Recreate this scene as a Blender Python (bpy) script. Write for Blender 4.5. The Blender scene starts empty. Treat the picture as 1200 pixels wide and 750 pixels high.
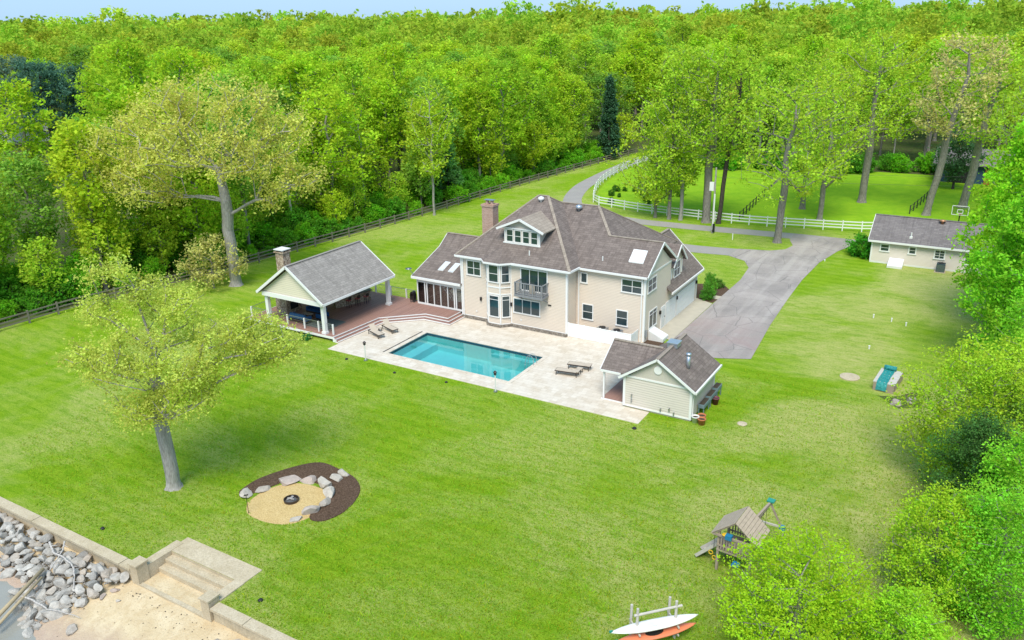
import bpy, math, random
import numpy as np
from mathutils import Matrix, Vector

# ------------------------------------------------------------------ camera, sky, sun, exposure
sc = bpy.context.scene
COL = sc.collection
CAM_H = 27.0
FPX = 965.0
YAW, PITCH, ROLL = math.radians(-31.2714), math.radians(20.1468), math.radians(-1.0207)
cy, sy, cp, sp = math.cos(YAW), math.sin(YAW), math.cos(PITCH), math.sin(PITCH)
fw = Vector((sy * cp, cy * cp, -sp)); rt = Vector((cy, -sy, 0)); up = rt.cross(fw)
r2 = math.cos(ROLL) * rt + math.sin(ROLL) * up
u2 = -math.sin(ROLL) * rt + math.cos(ROLL) * up
cam_d = bpy.data.cameras.new('camera'); cam = bpy.data.objects.new('camera', cam_d); COL.objects.link(cam)
cam.matrix_world = Matrix(((r2.x, u2.x, -fw.x, 0), (r2.y, u2.y, -fw.y, 0), (r2.z, u2.z, -fw.z, CAM_H), (0, 0, 0, 1)))
cam_d.sensor_width = 36.0; cam_d.lens = FPX / 1200 * 36.0
cam_d.clip_start = 0.5; cam_d.clip_end = 6000
sc.camera = cam

SUN_EL, SUN_AZ = math.radians(56), math.radians(160)      # azimuth clockwise from +Y
SUN_STRENGTH, SKY_STRENGTH, EXPOSURE = 2.0, 0.15, 1.10
world = bpy.data.worlds.new('World'); sc.world = world; world.use_nodes = True
wn = world.node_tree.nodes; wl_ = world.node_tree.links
bg = wn['Background']
sky = wn.new('ShaderNodeTexSky'); sky.sky_type = 'NISHITA'; sky.sun_disc = False
sky.sun_elevation = SUN_EL; sky.sun_rotation = SUN_AZ
sky.altitude = 50; sky.air_density = 1.0; sky.dust_density = 0.6; sky.ozone_density = 1.5
# thin even cloud veil over the clear sky
veil = wn.new('ShaderNodeMix'); veil.data_type = 'RGBA'; veil.inputs[0].default_value = 0.88
wl_.new(sky.outputs[0], veil.inputs[6]); veil.inputs[7].default_value = (1.05, 1.92, 2.92, 1)
wl_.new(veil.outputs[2], bg.inputs[0]); bg.inputs[1].default_value = SKY_STRENGTH
sun_d = bpy.data.lights.new('sun', 'SUN'); sun_d.energy = SUN_STRENGTH; sun_d.angle = math.radians(30)
sun_d.color = (1.0, 0.94, 0.84)
sun = bpy.data.objects.new('sun', sun_d); COL.objects.link(sun)
sdir = Vector((math.sin(SUN_AZ) * math.cos(SUN_EL), math.cos(SUN_AZ) * math.cos(SUN_EL), math.sin(SUN_EL)))
sun.rotation_euler = sdir.to_track_quat('Z', 'Y').to_euler(); sun.location = (0, 0, 80)
vs = sc.view_settings
vs.view_transform = 'Standard'; vs.look = 'None'; vs.gamma = 1.0; vs.exposure = EXPOSURE; vs.use_curve_mapping = False
sc.cycles.max_bounces = 6; sc.cycles.diffuse_bounces = 4; sc.cycles.glossy_bounces = 2
sc.cycles.transmission_bounces = 4; sc.cycles.transparent_max_bounces = 6
sc.cycles.use_denoising = True
sc.cycles.caustics_reflective = False; sc.cycles.caustics_refractive = False

# ------------------------------------------------------------------ materials
MAT = {}
class NT:
    """small helper round a material's node tree"""
    def __init__(s, name):
        m = bpy.data.materials.new(name); m.use_nodes = True
        s.m = m; s.n = m.node_tree.nodes; s.l = m.node_tree.links
        s.n.clear(); s.out = s.n.new('ShaderNodeOutputMaterial'); MAT[name] = m
    def add(s, t, **kw):
        n = s.n.new(t)
        for k, v in kw.items(): setattr(n, k, v)
        return n
    def link(s, a, b): s.l.new(a, b)
    def pos(s, scale=(1, 1, 1)):
        g = s.add('ShaderNodeNewGeometry'); mp = s.add('ShaderNodeMapping')
        mp.inputs['Scale'].default_value = scale
        s.link(g.outputs['Position'], mp.inputs[0]); return mp.outputs[0]
    def noise(s, vec, scale, detail=4, rough=.55, dist=0):
        n = s.add('ShaderNodeTexNoise'); n.inputs['Scale'].default_value = scale
        n.inputs['Detail'].default_value = detail; n.inputs['Roughness'].default_value = rough
        n.inputs['Distortion'].default_value = dist
        if vec is not None: s.link(vec, n.inputs['Vector'])
        return n.outputs[0]
    def ramp(s, fac, stops, interp='LINEAR'):
        r = s.add('ShaderNodeValToRGB'); r.color_ramp.interpolation = interp
        e = r.color_ramp.elements
        while len(e) < len(stops): e.new(.5)
        for el, (p, c) in zip(e, stops):
            el.position = p; el.color = (*c, 1) if len(c) == 3 else c
        s.link(fac, r.inputs[0]); return r.outputs[0]
    def mix(s, fac, a, b, mode='MIX'):
        n = s.add('ShaderNodeMix', data_type='RGBA', blend_type=mode)
        for sock, val in ((n.inputs[0], fac), (n.inputs[6], a), (n.inputs[7], b)):
            if hasattr(val, 'is_output'): s.link(val, sock)
            elif isinstance(val, (int, float)): sock.default_value = val
            else: sock.default_value = (*val, 1)
        return n.outputs[2]
    def math(s, op, a, b=None, c=None):
        n = s.add('ShaderNodeMath', operation=op)
        for i, v in enumerate((a, b, c)):
            if v is None: continue
            if hasattr(v, 'is_output'): s.link(v, n.inputs[i])
            else: n.inputs[i].default_value = v
        return n.outputs[0]
    def sep(s, vec):
        n = s.add('ShaderNodeSeparateXYZ'); s.link(vec, n.inputs[0]); return n.outputs
    def comb(s, x, y, z=0.0):
        n = s.add('ShaderNodeCombineXYZ')
        for i, v in enumerate((x, y, z)):
            if hasattr(v, 'is_output'): s.link(v, n.inputs[i])
            else: n.inputs[i].default_value = v
        return n.outputs[0]
    def bump(s, h, strength=.5, dist=.02):
        b = s.add('ShaderNodeBump'); b.inputs['Strength'].default_value = strength
        b.inputs['Distance'].default_value = dist; s.link(h, b.inputs['Height']); return b.outputs[0]
    def pbr(s, col, rough=.7, normal=None, metal=0, spec=.4):
        p = s.add('ShaderNodeBsdfPrincipled')
        if hasattr(col, 'is_output'): s.link(col, p.inputs['Base Color'])
        else: p.inputs['Base Color'].default_value = (*col, 1)
        if hasattr(rough, 'is_output'): s.link(rough, p.inputs['Roughness'])
        else: p.inputs['Roughness'].default_value = rough
        p.inputs['Metallic'].default_value = metal
        p.inputs['Specular IOR Level'].default_value = spec
        if normal is not None: s.link(normal, p.inputs['Normal'])
        s.link(p.outputs[0], s.out.inputs[0]); return p

def simple(name, col, rough=.6, var=.12, scale=3, bump=0, metal=0, spec=.4):
    t = NT(name); v = t.pos()
    n = t.noise(v, scale, 5)
    c = t.mix(t.math('MULTIPLY', n, 1.0), tuple(x * (1 - var) for x in col), tuple(min(1, x * (1 + var)) for x in col))
    nm = t.bump(t.noise(v, scale * 6, 4), bump, .02) if bump else None
    t.pbr(c, rough, nm, metal, spec); return t.m

def siding(name, col, period=.12):
    t = NT(name); v = t.pos(); z = t.sep(v)[2]
    saw = t.math('FRACT', t.math('DIVIDE', z, period))
    line = t.math('LESS_THAN', saw, .16)
    dirt = t.noise(v, .7, 5)
    c = t.mix(dirt, tuple(x * .93 for x in col), tuple(min(1, x * 1.05) for x in col))
    grain = t.noise(t.pos((2, 2, 30)), 2.0, 3)
    c = t.mix(t.math('MULTIPLY', grain, .10), c, tuple(x * .75 for x in col))
    c = t.mix(t.math('MULTIPLY', line, .42), c, tuple(x * .45 for x in col))
    t.pbr(c, .62, t.bump(t.math('SUBTRACT', 1.0, saw), .8, .03)); return t.m

def shingle(name, c1, c2, c3, moss=None):
    t = NT(name); g = t.add('ShaderNodeNewGeometry')
    nx, ny, nz = t.sep(g.outputs['True Normal']); px, py, pz = t.sep(g.outputs['Position'])
    sel = t.math('GREATER_THAN', t.math('ABSOLUTE', nx), t.math('ABSOLUTE', ny))
    u = t.math('ADD', t.math('MULTIPLY', sel, py), t.math('MULTIPLY', t.math('SUBTRACT', 1.0, sel), px))
    vv = t.math('MULTIPLY', pz, 1.75)
    vec = t.comb(u, vv)
    b = t.add('ShaderNodeTexBrick'); t.link(vec, b.inputs['Vector'])
    b.inputs['Scale'].default_value = 1.0; b.inputs['Brick Width'].default_value = .55; b.inputs['Row Height'].default_value = .24
    b.inputs['Mortar Size'].default_value = .012; b.inputs['Mortar Smooth'].default_value = .2; b.inputs['Bias'].default_value = 0
    b.inputs['Color1'].default_value = (*c1, 1); b.inputs['Color2'].default_value = (*c2, 1); b.inputs['Mortar'].default_value = (*[x * .45 for x in c1], 1)
    big = t.noise(g.outputs['Position'], .55, 5, .6)
    c = t.mix(t.math('MULTIPLY', big, .55), b.outputs[0], c3)
    streak = t.noise(t.comb(t.math('MULTIPLY', u, 3.0), t.math('MULTIPLY', vv, .35)), 1.2, 4)
    c = t.mix(t.ramp(streak, [(.48, (0, 0, 0)), (.70, (.65, .65, .65))]), c, tuple(x * .62 for x in c1))
    gran = t.noise(g.outputs['Position'], 16, 3, .7)
    c = t.mix(t.ramp(gran, [(.35, (0, 0, 0)), (.7, (.35, .35, .35))]), c, tuple(min(1, x * 1.6) for x in c2))
    h = t.math('ADD', t.math('MULTIPLY', b.outputs['Fac'], -1.0), t.math('MULTIPLY', gran, .5))
    t.pbr(c, .9, t.bump(h, .6, .02), 0, .2); return t.m

def leafmat(name):
    t = NT(name); oi = t.add('ShaderNodeObjectInfo')
    at = t.add('ShaderNodeAttribute'); at.attribute_name = 'tint'
    f = at.outputs['Fac']
    hsv = t.add('ShaderNodeHueSaturation')
    t.link(oi.outputs['Color'], hsv.inputs['Color'])
    hu = t.add('ShaderNodeAttribute'); hu.attribute_name = 'hue'
    t.link(t.math('ADD', hu.outputs['Fac'], t.math('ADD', .482, t.math('MULTIPLY', f, .036))), hsv.inputs['Hue'])
    t.link(t.math('ADD', .62, t.math('MULTIPLY', f, .76)), hsv.inputs['Value'])
    hsv.inputs['Saturation'].default_value = 1.0
    d = t.add('ShaderNodeBsdfDiffuse'); t.link(hsv.outputs[0], d.inputs[0])
    tr = t.add('ShaderNodeBsdfTranslucent')
    t.link(t.mix(1.0, hsv.outputs[0], (1.12, 1.10, .80), 'MULTIPLY'), tr.inputs[0])
    mx = t.add('ShaderNodeMixShader'); mx.inputs[0].default_value = .48
    t.link(d.outputs[0], mx.inputs[1]); t.link(tr.outputs[0], mx.inputs[2])
    t.link(mx.outputs[0], t.out.inputs[0]); return t.m
leafmat('leaf')

def barkmat(name, c1, c2):
    t = NT(name); v = t.pos((6, 6, 1.2)); n = t.noise(v, 2.0, 6, .65)
    t.pbr(t.ramp(n, [(.3, c1), (.7, c2)]), .95, t.bump(n, .8, .05), 0, .1); return t.m
barkmat('bark', (.13, .115, .10), (.36, .33, .30))
barkmat('bark_dark', (.035, .03, .026), (.12, .10, .085))
barkmat('bark_pale', (.22, .20, .18), (.48, .45, .42))

# lawn: short grass, mown streaks, straw and clover patches
t = NT('lawn'); v = t.pos()
mow = t.noise(t.pos((.55, 1.7, 1)), 1.5, 8, .78, .25); fine = t.noise(v, 6.0, 6, .8); big = t.noise(v, .075, 6, .68, .5); blade = t.noise(v, 15, 5, .85); pat = t.noise(v, .42, 6, .7, .6)
base = t.mix(t.ramp(mow, [(.36, (0, 0, 0)), (.64, (1, 1, 1))]), (.150, .315, .005), (.288, .442, .018))
base = t.mix(t.ramp(pat, [(.38, (.40, .40, .40)), (.54, (0, 0, 0))]), base, (.135, .310, .002))
stripe = t.math('SINE', t.math('MULTIPLY', t.math('ADD', t.sep(v)[1], t.math('MULTIPLY', t.noise(v, .15, 2), 1.5)), 4.6))
base = t.mix(t.math('MULTIPLY', t.math('GREATER_THAN', stripe, 0.0), .24), base, (.40, .52, .04))
straw = t.math('MULTIPLY', t.ramp(big, [(.43, (0, 0, 0)), (.58, (.90, .90, .90))]), t.ramp(t.math('ADD', t.math('MULTIPLY', fine, .5), t.math('MULTIPLY', mow, .5)), [(.42, (.1, .1, .1)), (.60, (1, 1, 1))]))
base = t.mix(straw, base, (.55, .53, .19))
base = t.mix(t.ramp(fine, [(.52, (0, 0, 0)), (.66, (.60, .60, .60))]), base, (.37, .52, .04))
base = t.mix(t.ramp(fine, [(.34, (.50, .50, .50)), (.46, (0, 0, 0))]), base, (.095, .235, .003))
base = t.mix(t.ramp(blade, [(.36, (.8, .8, .8)), (.52, (0, 0, 0))]), base, (.055, .150, .003))
base = t.mix(t.ramp(blade, [(.56, (0, 0, 0)), (.70, (.65, .65, .65))]), base, (.40, .55, .06))
px, py, pz = t.sep(v)                     # strawy worn grass towards the east boundary
dry = t.math('MULTIPLY', t.ramp(t.math('ADD', t.math('MULTIPLY', t.math('ADD', px, 20.0), .050), t.math('MULTIPLY', t.math('SUBTRACT', big, .5), 2.6)), [(.25, (0, 0, 0)), (.95, (1, 1, 1))]),
             t.math('LESS_THAN', py, 101.0))
base = t.mix(t.math('MULTIPLY', dry, t.ramp(t.math('ADD', t.math('MULTIPLY', mow, .5), t.math('MULTIPLY', fine, .5)), [(.38, (0.08, .08, .08)), (.60, (.78, .78, .78))])), base, (.55, .51, .20))
t.pbr(base, .95, t.bump(t.math('ADD', fine, t.math('MULTIPLY', blade, .8)), 1.0, .09), 0, .08)

t = NT('field'); v = t.pos()
mid = t.noise(v, .5, 6, .65, .5); fine = t.noise(v, 6, 5, .7)
c = t.mix(t.ramp(mid, [(.3, (0, 0, 0)), (.7, (1, 1, 1))]), (.15, .34, .006), (.27, .46, .012))
c = t.mix(t.ramp(fine, [(.45, (0, 0, 0)), (.7, (.5, .5, .5))]), c, (.34, .46, .06))
t.pbr(c, .95, t.bump(fine, .9, .1), 0, .1)

t = NT('litter'); v = t.pos()
n = t.noise(v, .8, 6, .7); f2 = t.noise(v, 7, 4, .7)
c = t.mix(t.ramp(n, [(.35, (0, 0, 0)), (.65, (1, 1, 1))]), (.085, .075, .04), (.08, .15, .02))
c = t.mix(t.ramp(f2, [(.45, (0, 0, 0)), (.7, (.6, .6, .6))]), c, (.15, .115, .07))
t.pbr(c, .95, t.bump(f2, .8, .1), 0, .1)

t = NT('asphalt'); v = t.pos()
n = t.noise(v, .22, 5, .6, .5); f2 = t.noise(v, 22, 4, .75); s = t.noise(t.pos((1.1, .10, 1)), .8, 4)
c = t.mix(t.ramp(n, [(.35, (0, 0, 0)), (.68, (1, 1, 1))]), (.30, .265, .245), (.455, .395, .36))
c = t.mix(t.ramp(s, [(.45, (0, 0, 0)), (.65, (.6, .6, .6))]), c, (.51, .455, .415))
cr = t.add('ShaderNodeTexVoronoi', feature='DISTANCE_TO_EDGE'); cr.inputs['Scale'].default_value = .35; t.link(t.mix(.15, v, t.noise(v, 1.2, 4)), cr.inputs['Vector'])
c = t.mix(t.ramp(cr.outputs[0], [(.0, (.55, .55, .55)), (.012, (0, 0, 0))]), c, (.09, .085, .09))
px, py, pz = t.sep(v)
red = t.math('MULTIPLY', t.math('MULTIPLY', t.math('LESS_THAN', py, 76.0), t.ramp(t.math('DIVIDE', t.math('ABSOLUTE', t.math('SUBTRACT', py, 67.5)), 7.0), [(.2, (1, 1, 1)), (1, (0, 0, 0))])), t.ramp(n, [(.42, (0, 0, 0)), (.6, (.55, .55, .55))]))
c = t.mix(red, c, (.30, .20, .19))
c = t.mix(t.ramp(f2, [(.35, (.35, .35, .35)), (.6, (0, 0, 0))]), c, (.11, .105, .115))
t.pbr(c, .9, t.bump(f2, .5, .02), 0, .2)

t = NT('gravel_drive'); v = t.pos(); n = t.noise(v, .5, 5); f2 = t.noise(v, 14, 4, .75)
c = t.mix(n, (.30, .28, .27), (.42, .39, .365)); c = t.mix(t.ramp(f2, [(.4, (.4, .4, .4)), (.6, (0, 0, 0))]), c, (.20, .19, .18))
t.pbr(c, .95, t.bump(f2, .6, .03), 0, .1)

t = NT('travertine'); v = t.pos()
b = t.add('ShaderNodeTexBrick'); t.link(v, b.inputs['Vector']); b.offset = .35; b.squash = .7; b.squash_frequency = 3
b.inputs['Scale'].default_value = 1.0; b.inputs['Brick Width'].default_value = .62; b.inputs['Row Height'].default_value = .41; b.inputs['Mortar Size'].default_value = .008
b.inputs['Color1'].default_value = (.56, .475, .37, 1); b.inputs['Color2'].default_value = (.66, .585, .485, 1); b.inputs['Mortar'].default_value = (.36, .29, .21, 1)
n = t.noise(v, .9, 6, .65); stain = t.noise(v, .35, 5, .6, .5); f2 = t.noise(v, 10, 4)
c = t.mix(t.ramp(n, [(.4, (0, 0, 0)), (.7, (.55, .55, .55))]), b.outputs[0], (.72, .665, .585))
c = t.mix(t.ramp(stain, [(.54, (0, 0, 0)), (.74, (.32, .32, .32))]), c, (.48, .39, .28))
c = t.mix(t.ramp(f2, [(.3, (.2, .2, .2)), (.5, (0, 0, 0))]), c, (.48, .40, .31))
t.pbr(c, .75, t.bump(t.math('SUBTRACT', f2, b.outputs['Fac']), .25, .01), 0, .3)

t = NT('concrete'); v = t.pos(); n = t.noise(v, 1.1, 6, .65); f2 = t.noise(v, 12, 5, .7)
c = t.mix(t.ramp(n, [(.3, (0, 0, 0)), (.7, (1, 1, 1))]), (.47, .385, .255), (.62, .53, .385))
c = t.mix(t.ramp(f2, [(.35, (.5, .5, .5)), (.6, (0, 0, 0))]), c, (.27, .22, .15))
t.pbr(c, .9, t.bump(f2, .45, .02), 0, .2)
simple('apron', (.47, .42, .33), .9, .14, 1.5, .3)

t = NT('deck'); v = t.pos(); px, py, pz = t.sep(v)
saw = t.math('FRACT', t.math('DIVIDE', px, .145)); idx = t.math('FLOOR', t.math('DIVIDE', px, .145))
wn1 = t.add('ShaderNodeTexWhiteNoise', noise_dimensions='1D'); t.link(idx, wn1.inputs['W'])
c = t.mix(wn1.outputs[0], (.26, .145, .112), (.35, .20, .158))
n = t.noise(t.pos((6, .8, 1)), 1.5, 5); c = t.mix(t.math('MULTIPLY', n, .5), c, (.38, .22, .18))
gap = t.math('LESS_THAN', saw, .07); c = t.mix(gap, c, (.05, .03, .025))
t.pbr(c, .7, t.bump(t.math('SUBTRACT', 1.0, gap), .6, .01), 0, .3)

t = NT('sand'); v = t.pos(); n = t.noise(v, .8, 6, .65, .6); f2 = t.noise(v, 11, 5, .75); f3 = t.noise(v, 3, 5, .6, 1)
c = t.mix(t.ramp(n, [(.35, (0, 0, 0)), (.65, (1, 1, 1))]), (.56, .43, .255), (.68, .555, .365))
c = t.mix(t.ramp(f3, [(.5, (0, 0, 0)), (.7, (.5, .5, .5))]), c, (.50, .36, .20))
c = t.mix(t.ramp(f2, [(.28, (.6, .6, .6)), (.45, (0, 0, 0))]), c, (.22, .15, .09))
wet = t.ramp(t.math('ADD', t.math('MULTIPLY', t.math('ADD', t.sep(v)[2], 1.62), 2.2), t.math('MULTIPLY', t.math('SUBTRACT', n, .5), .8)), [(.15, (1, 1, 1)), (.95, (0, 0, 0))])   # damp sand by height above the water
c = t.mix(t.math('MULTIPLY', wet, .8), c, (.44, .325, .26))
t.pbr(c, t.math('SUBTRACT', .95, t.math('MULTIPLY', wet, .35)), t.bump(t.math('ADD', f3, f2), .7, .06), 0, .15)
t = NT('wet_sand'); v = t.pos(); n = t.noise(v, .6, 5); f2 = t.noise(v, 9, 5, .75)
c = t.mix(n, (.30, .22, .17), (.42, .33, .28)); c = t.mix(t.ramp(f2, [(.3, (.5, .5, .5)), (.5, (0, 0, 0))]), c, (.20, .16, .13))
t.pbr(c, .35, t.bump(f2, .3, .02), 0, .4)
t = NT('pea_sand'); v = t.pos(); f2 = t.noise(v, 13, 5, .8); n = t.noise(v, 1.4, 4)
c = t.mix(n, (.56, .40, .17), (.66, .50, .25)); c = t.mix(t.ramp(f2, [(.36, (.7, .7, .7)), (.55, (0, 0, 0))]), c, (.33, .20, .07))
c = t.mix(t.ramp(f2, [(.58, (0, 0, 0)), (.7, (.6, .6, .6))]), c, (.75, .62, .38))
t.pbr(c, .95, t.bump(f2, .8, .04), 0, .1)
t = NT('mulch'); v = t.pos(); f2 = t.noise(v, 12, 5, .8)
t.pbr(t.ramp(f2, [(.3, (.034, .020, .013)), (.5, (.105, .066, .044)), (.72, (.22, .15, .105))]), .95, t.bump(f2, 1, .06), 0, .1)

def rockmat(name, a, b_, c_):
    t = NT(name); oi = t.add('ShaderNodeObjectInfo'); v = t.pos(); n = t.noise(v, 3, 6, .7); f2 = t.noise(v, 18, 4, .7)
    c = t.ramp(oi.outputs['Random'], [(0, a), (.35, b_), (.7, tuple(x * .8 for x in b_)), (1, c_)])
    c = t.mix(t.ramp(n, [(.35, (.55, .55, .55)), (.65, (0, 0, 0))]), c, tuple(x * .55 for x in a))
    c = t.mix(t.ramp(f2, [(.55, (0, 0, 0)), (.75, (.5, .5, .5))]), c, tuple(min(.8, x * 1.4) for x in b_))
    t.pbr(c, .9, t.bump(n, .7, .06), 0, .2); return t.m
rockmat('rock', (.30, .285, .26), (.60, .56, .50), (.47, .385, .30))
rockmat('boulder', (.44, .38, .32), (.56, .51, .44), (.50, .39, .345))
def stonework(name, cols, scale):
    t = NT(name); v = t.pos()
    vo = t.add('ShaderNodeTexVoronoi'); vo.inputs['Scale'].default_value = scale; t.link(v, vo.inputs['Vector'])
    ve = t.add('ShaderNodeTexVoronoi', feature='DISTANCE_TO_EDGE'); ve.inputs['Scale'].default_value = scale; t.link(v, ve.inputs['Vector'])
    r = t.sep(vo.outputs['Color'])[0]
    c = t.ramp(r, [(i / (len(cols) - 1), c) for i, c in enumerate(cols)])
    c = t.mix(t.ramp(ve.outputs[0], [(.02, (1, 1, 1)), (.07, (0, 0, 0))]), c, (.16, .13, .10))
    t.pbr(c, .9, t.bump(ve.outputs[0], .8, .05), 0, .2); return t.m
stonework('ledge_stone', [(.13, .115, .10), (.24, .21, .18), (.32, .29, .25), (.18, .15, .12)], 6.5)
stonework('stone_veneer', [(.22, .15, .10), (.46, .36, .25), (.58, .48, .36), (.36, .24, .17)], 5.5)
t = NT('brick'); v = t.pos(); px, py, pz = t.sep(v)
b = t.add('ShaderNodeTexBrick'); t.link(t.comb(t.math('ADD', px, py), pz), b.inputs['Vector']); b.inputs['Scale'].default_value = 1
b.inputs['Brick Width'].default_value = .23; b.inputs['Row Height'].default_value = .085; b.inputs['Mortar Size'].default_value = .011
b.inputs['Color1'].default_value = (.36, .20, .14, 1); b.inputs['Color2'].default_value = (.50, .32, .24, 1); b.inputs['Mortar'].default_value = (.50, .44, .38, 1)
t.pbr(b.outputs[0], .9, t.bump(b.outputs['Fac'], .4, -.01), 0, .2)

siding('siding_house', (.69, .59, .485), .14)
siding('siding_pool_house', (.64, .58, .50), .18)
siding('siding_pavilion', (.70, .64, .49), .18)
siding('siding_cottage', (.71, .63, .545), .14)
simple('stucco', (.54, .49, .42), .85, .1, 5, .2)
shingle('shingle_house', (.118, .094, .083), (.225, .182, .158), (.175, .140, .122))
shingle('shingle_cap', (.27, .22, .175), (.36, .30, .24), (.31, .255, .205))
shingle('shingle_pavilion', (.205, .185, .165), (.33, .30, .27), (.25, .228, .205))
shingle('shingle_cottage', (.135, .118, .118), (.22, .195, .19), (.17, .15, .148))
simple('white', (.78, .77, .75), .45, .06, 1.3, .05)
simple('white_vinyl', (.80, .80, .79), .4, .05, .8)
simple('white_old', (.70, .69, .66), .6, .15, 2.5, .15)
simple('grey_wood', (.23, .235, .24), .85, .2, 4, .3)
simple('weathered_wood', (.34, .27, .21), .9, .25, 5, .4)
simple('bleached_wood', (.52, .48, .43), .9, .2, 4, .4)
simple('roof_wood', (.44, .35, .265), .9, .25, 5, .4)
simple('fence_brown', (.20, .178, .14), .9, .25, 3, .3)
simple('fence_dark', (.035, .033, .030), .8, .2, 3, .2)
simple('driftwood', (.50, .46, .42), .85, .12, 5, .3)
simple('timber', (.42, .33, .20), .85, .2, 4, .3)
simple('metal_dark', (.045, .04, .04), .4, .15, 3, 0, .6)
simple('metal_grey', (.42, .44, .46), .35, .15, 3, 0, .8)
simple('metal_bronze', (.075, .055, .045), .45, .15, 3, 0, .5)
simple('galvanised', (.50, .55, .60), .35, .2, 6, 0, .7)
simple('copper', (.50, .26, .15), .45, .2, 6, 0, .6)
simple('sling_fabric', (.50, .42, .33), .8, .1, 8, .1)
simple('blue_fabric', (.015, .075, .19), .85, .2, 5, .2)
simple('rug', (.12, .14, .13), .95, .25, 6, .2)
simple('terracotta', (.48, .17, .07), .8, .15, 6, .1)
simple('maroon_pot', (.17, .045, .07), .6, .15, 6, .1)
simple('planter_blue', (.17, .24, .26), .7, .2, 6, .1)
simple('soil', (.06, .045, .03), .95, .3, 12, .5)
simple('play_blue', (.02, .19, .36), .45, .1, 5)
simple('play_green', (.03, .26, .19), .45, .1, 5)
simple('play_yellow', (.70, .45, .03), .45, .1, 5)
simple('kayak_white', (.80, .78, .74), .3, .05, 2, 0, 0, .5)
simple('kayak_orange', (.72, .22, .11), .35, .1, 2, 0, 0, .5)
simple('red_paint', (.40, .06, .05), .5, .1, 3)
simple('barn_blue', (.025, .06, .11), .7, .2, 2, .1)
simple('ac_unit', (.07, .10, .12), .5, .2, 6, .2, .3)
simple('dark', (.015, .015, .016), .6, .1, 2)
simple('ash', (.10, .10, .10), .95, .5, 14, .5)
simple('stump_wood', (.36, .30, .27), .95, .25, 6, .5)
t = NT('tarp'); v = t.pos(); w1 = t.noise(v, 4.5, 6, .6, 1.6)
t.pbr(t.ramp(w1, [(.3, (.008, .17, .17)), (.6, (.035, .34, .33)), (.8, (.22, .55, .52))]), .38, t.bump(w1, 1, .12))
t = NT('blinds'); v = t.pos(); z = t.sep(v)[2]
sw = t.math('FRACT', t.math('DIVIDE', z, .06)); t.pbr(t.mix(sw, (.45, .45, .43), (.70, .70, .67)), .5)

t = NT('glass'); v = t.pos(); n = t.noise(v, .9, 3)
t.pbr(t.mix(n, (.012, .028, .034), (.030, .060, .068)), .06, t.bump(t.noise(v, 1.6, 2), .04, .05), 0, .9)
t = NT('skylight_glass'); t.pbr((.62, .66, .70), .12, None, 0, .8)
t = NT('sunroom_glass')
fr = t.add('ShaderNodeFresnel'); fr.inputs[0].default_value = 1.5
tp = t.add('ShaderNodeBsdfTransparent'); tp.inputs[0].default_value = (.86, .90, .88, 1)
gl = t.add('ShaderNodeBsdfGlossy'); gl.inputs['Roughness'].default_value = .03
mx = t.add('ShaderNodeMixShader'); t.link(t.math('MULTIPLY', fr.outputs[0], 2.2), mx.inputs[0]); t.link(tp.outputs[0], mx.inputs[1]); t.link(gl.outputs[0], mx.inputs[2]); t.link(mx.outputs[0], t.out.inputs[0])
t = NT('pool_water'); v = t.pos()
fr = t.add('ShaderNodeFresnel'); fr.inputs[0].default_value = 1.5
nm = t.bump(t.noise(v, 2.2, 4, .55, .4), .06, .03); t.link(nm, fr.inputs['Normal'])
tp = t.add('ShaderNodeBsdfTransparent'); tp.inputs[0].default_value = (.60, .92, .94, 1)
gl = t.add('ShaderNodeBsdfGlossy'); gl.inputs['Roughness'].default_value = .02; t.link(nm, gl.inputs['Normal'])
mx = t.add('ShaderNodeMixShader'); t.link(t.math('MULTIPLY', fr.outputs[0], 1.35), mx.inputs[0]); t.link(tp.outputs[0], mx.inputs[1]); t.link(gl.outputs[0], mx.inputs[2]); t.link(mx.outputs[0], t.out.inputs[0])
simple('pool_plaster', (.28, .74, .73), .7, .10, 1.2)
simple('pool_tile', (.02, .09, .13), .3, .3, 12)
t = NT('river'); v = t.pos(); n = t.noise(v, .5, 5); nm = t.bump(t.noise(v, 3.5, 5, .6, .5), .3, .06)
t.pbr(t.mix(n, (.24, .235, .20), (.34, .33, .29)), .12, nm, 0, .5)

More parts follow.
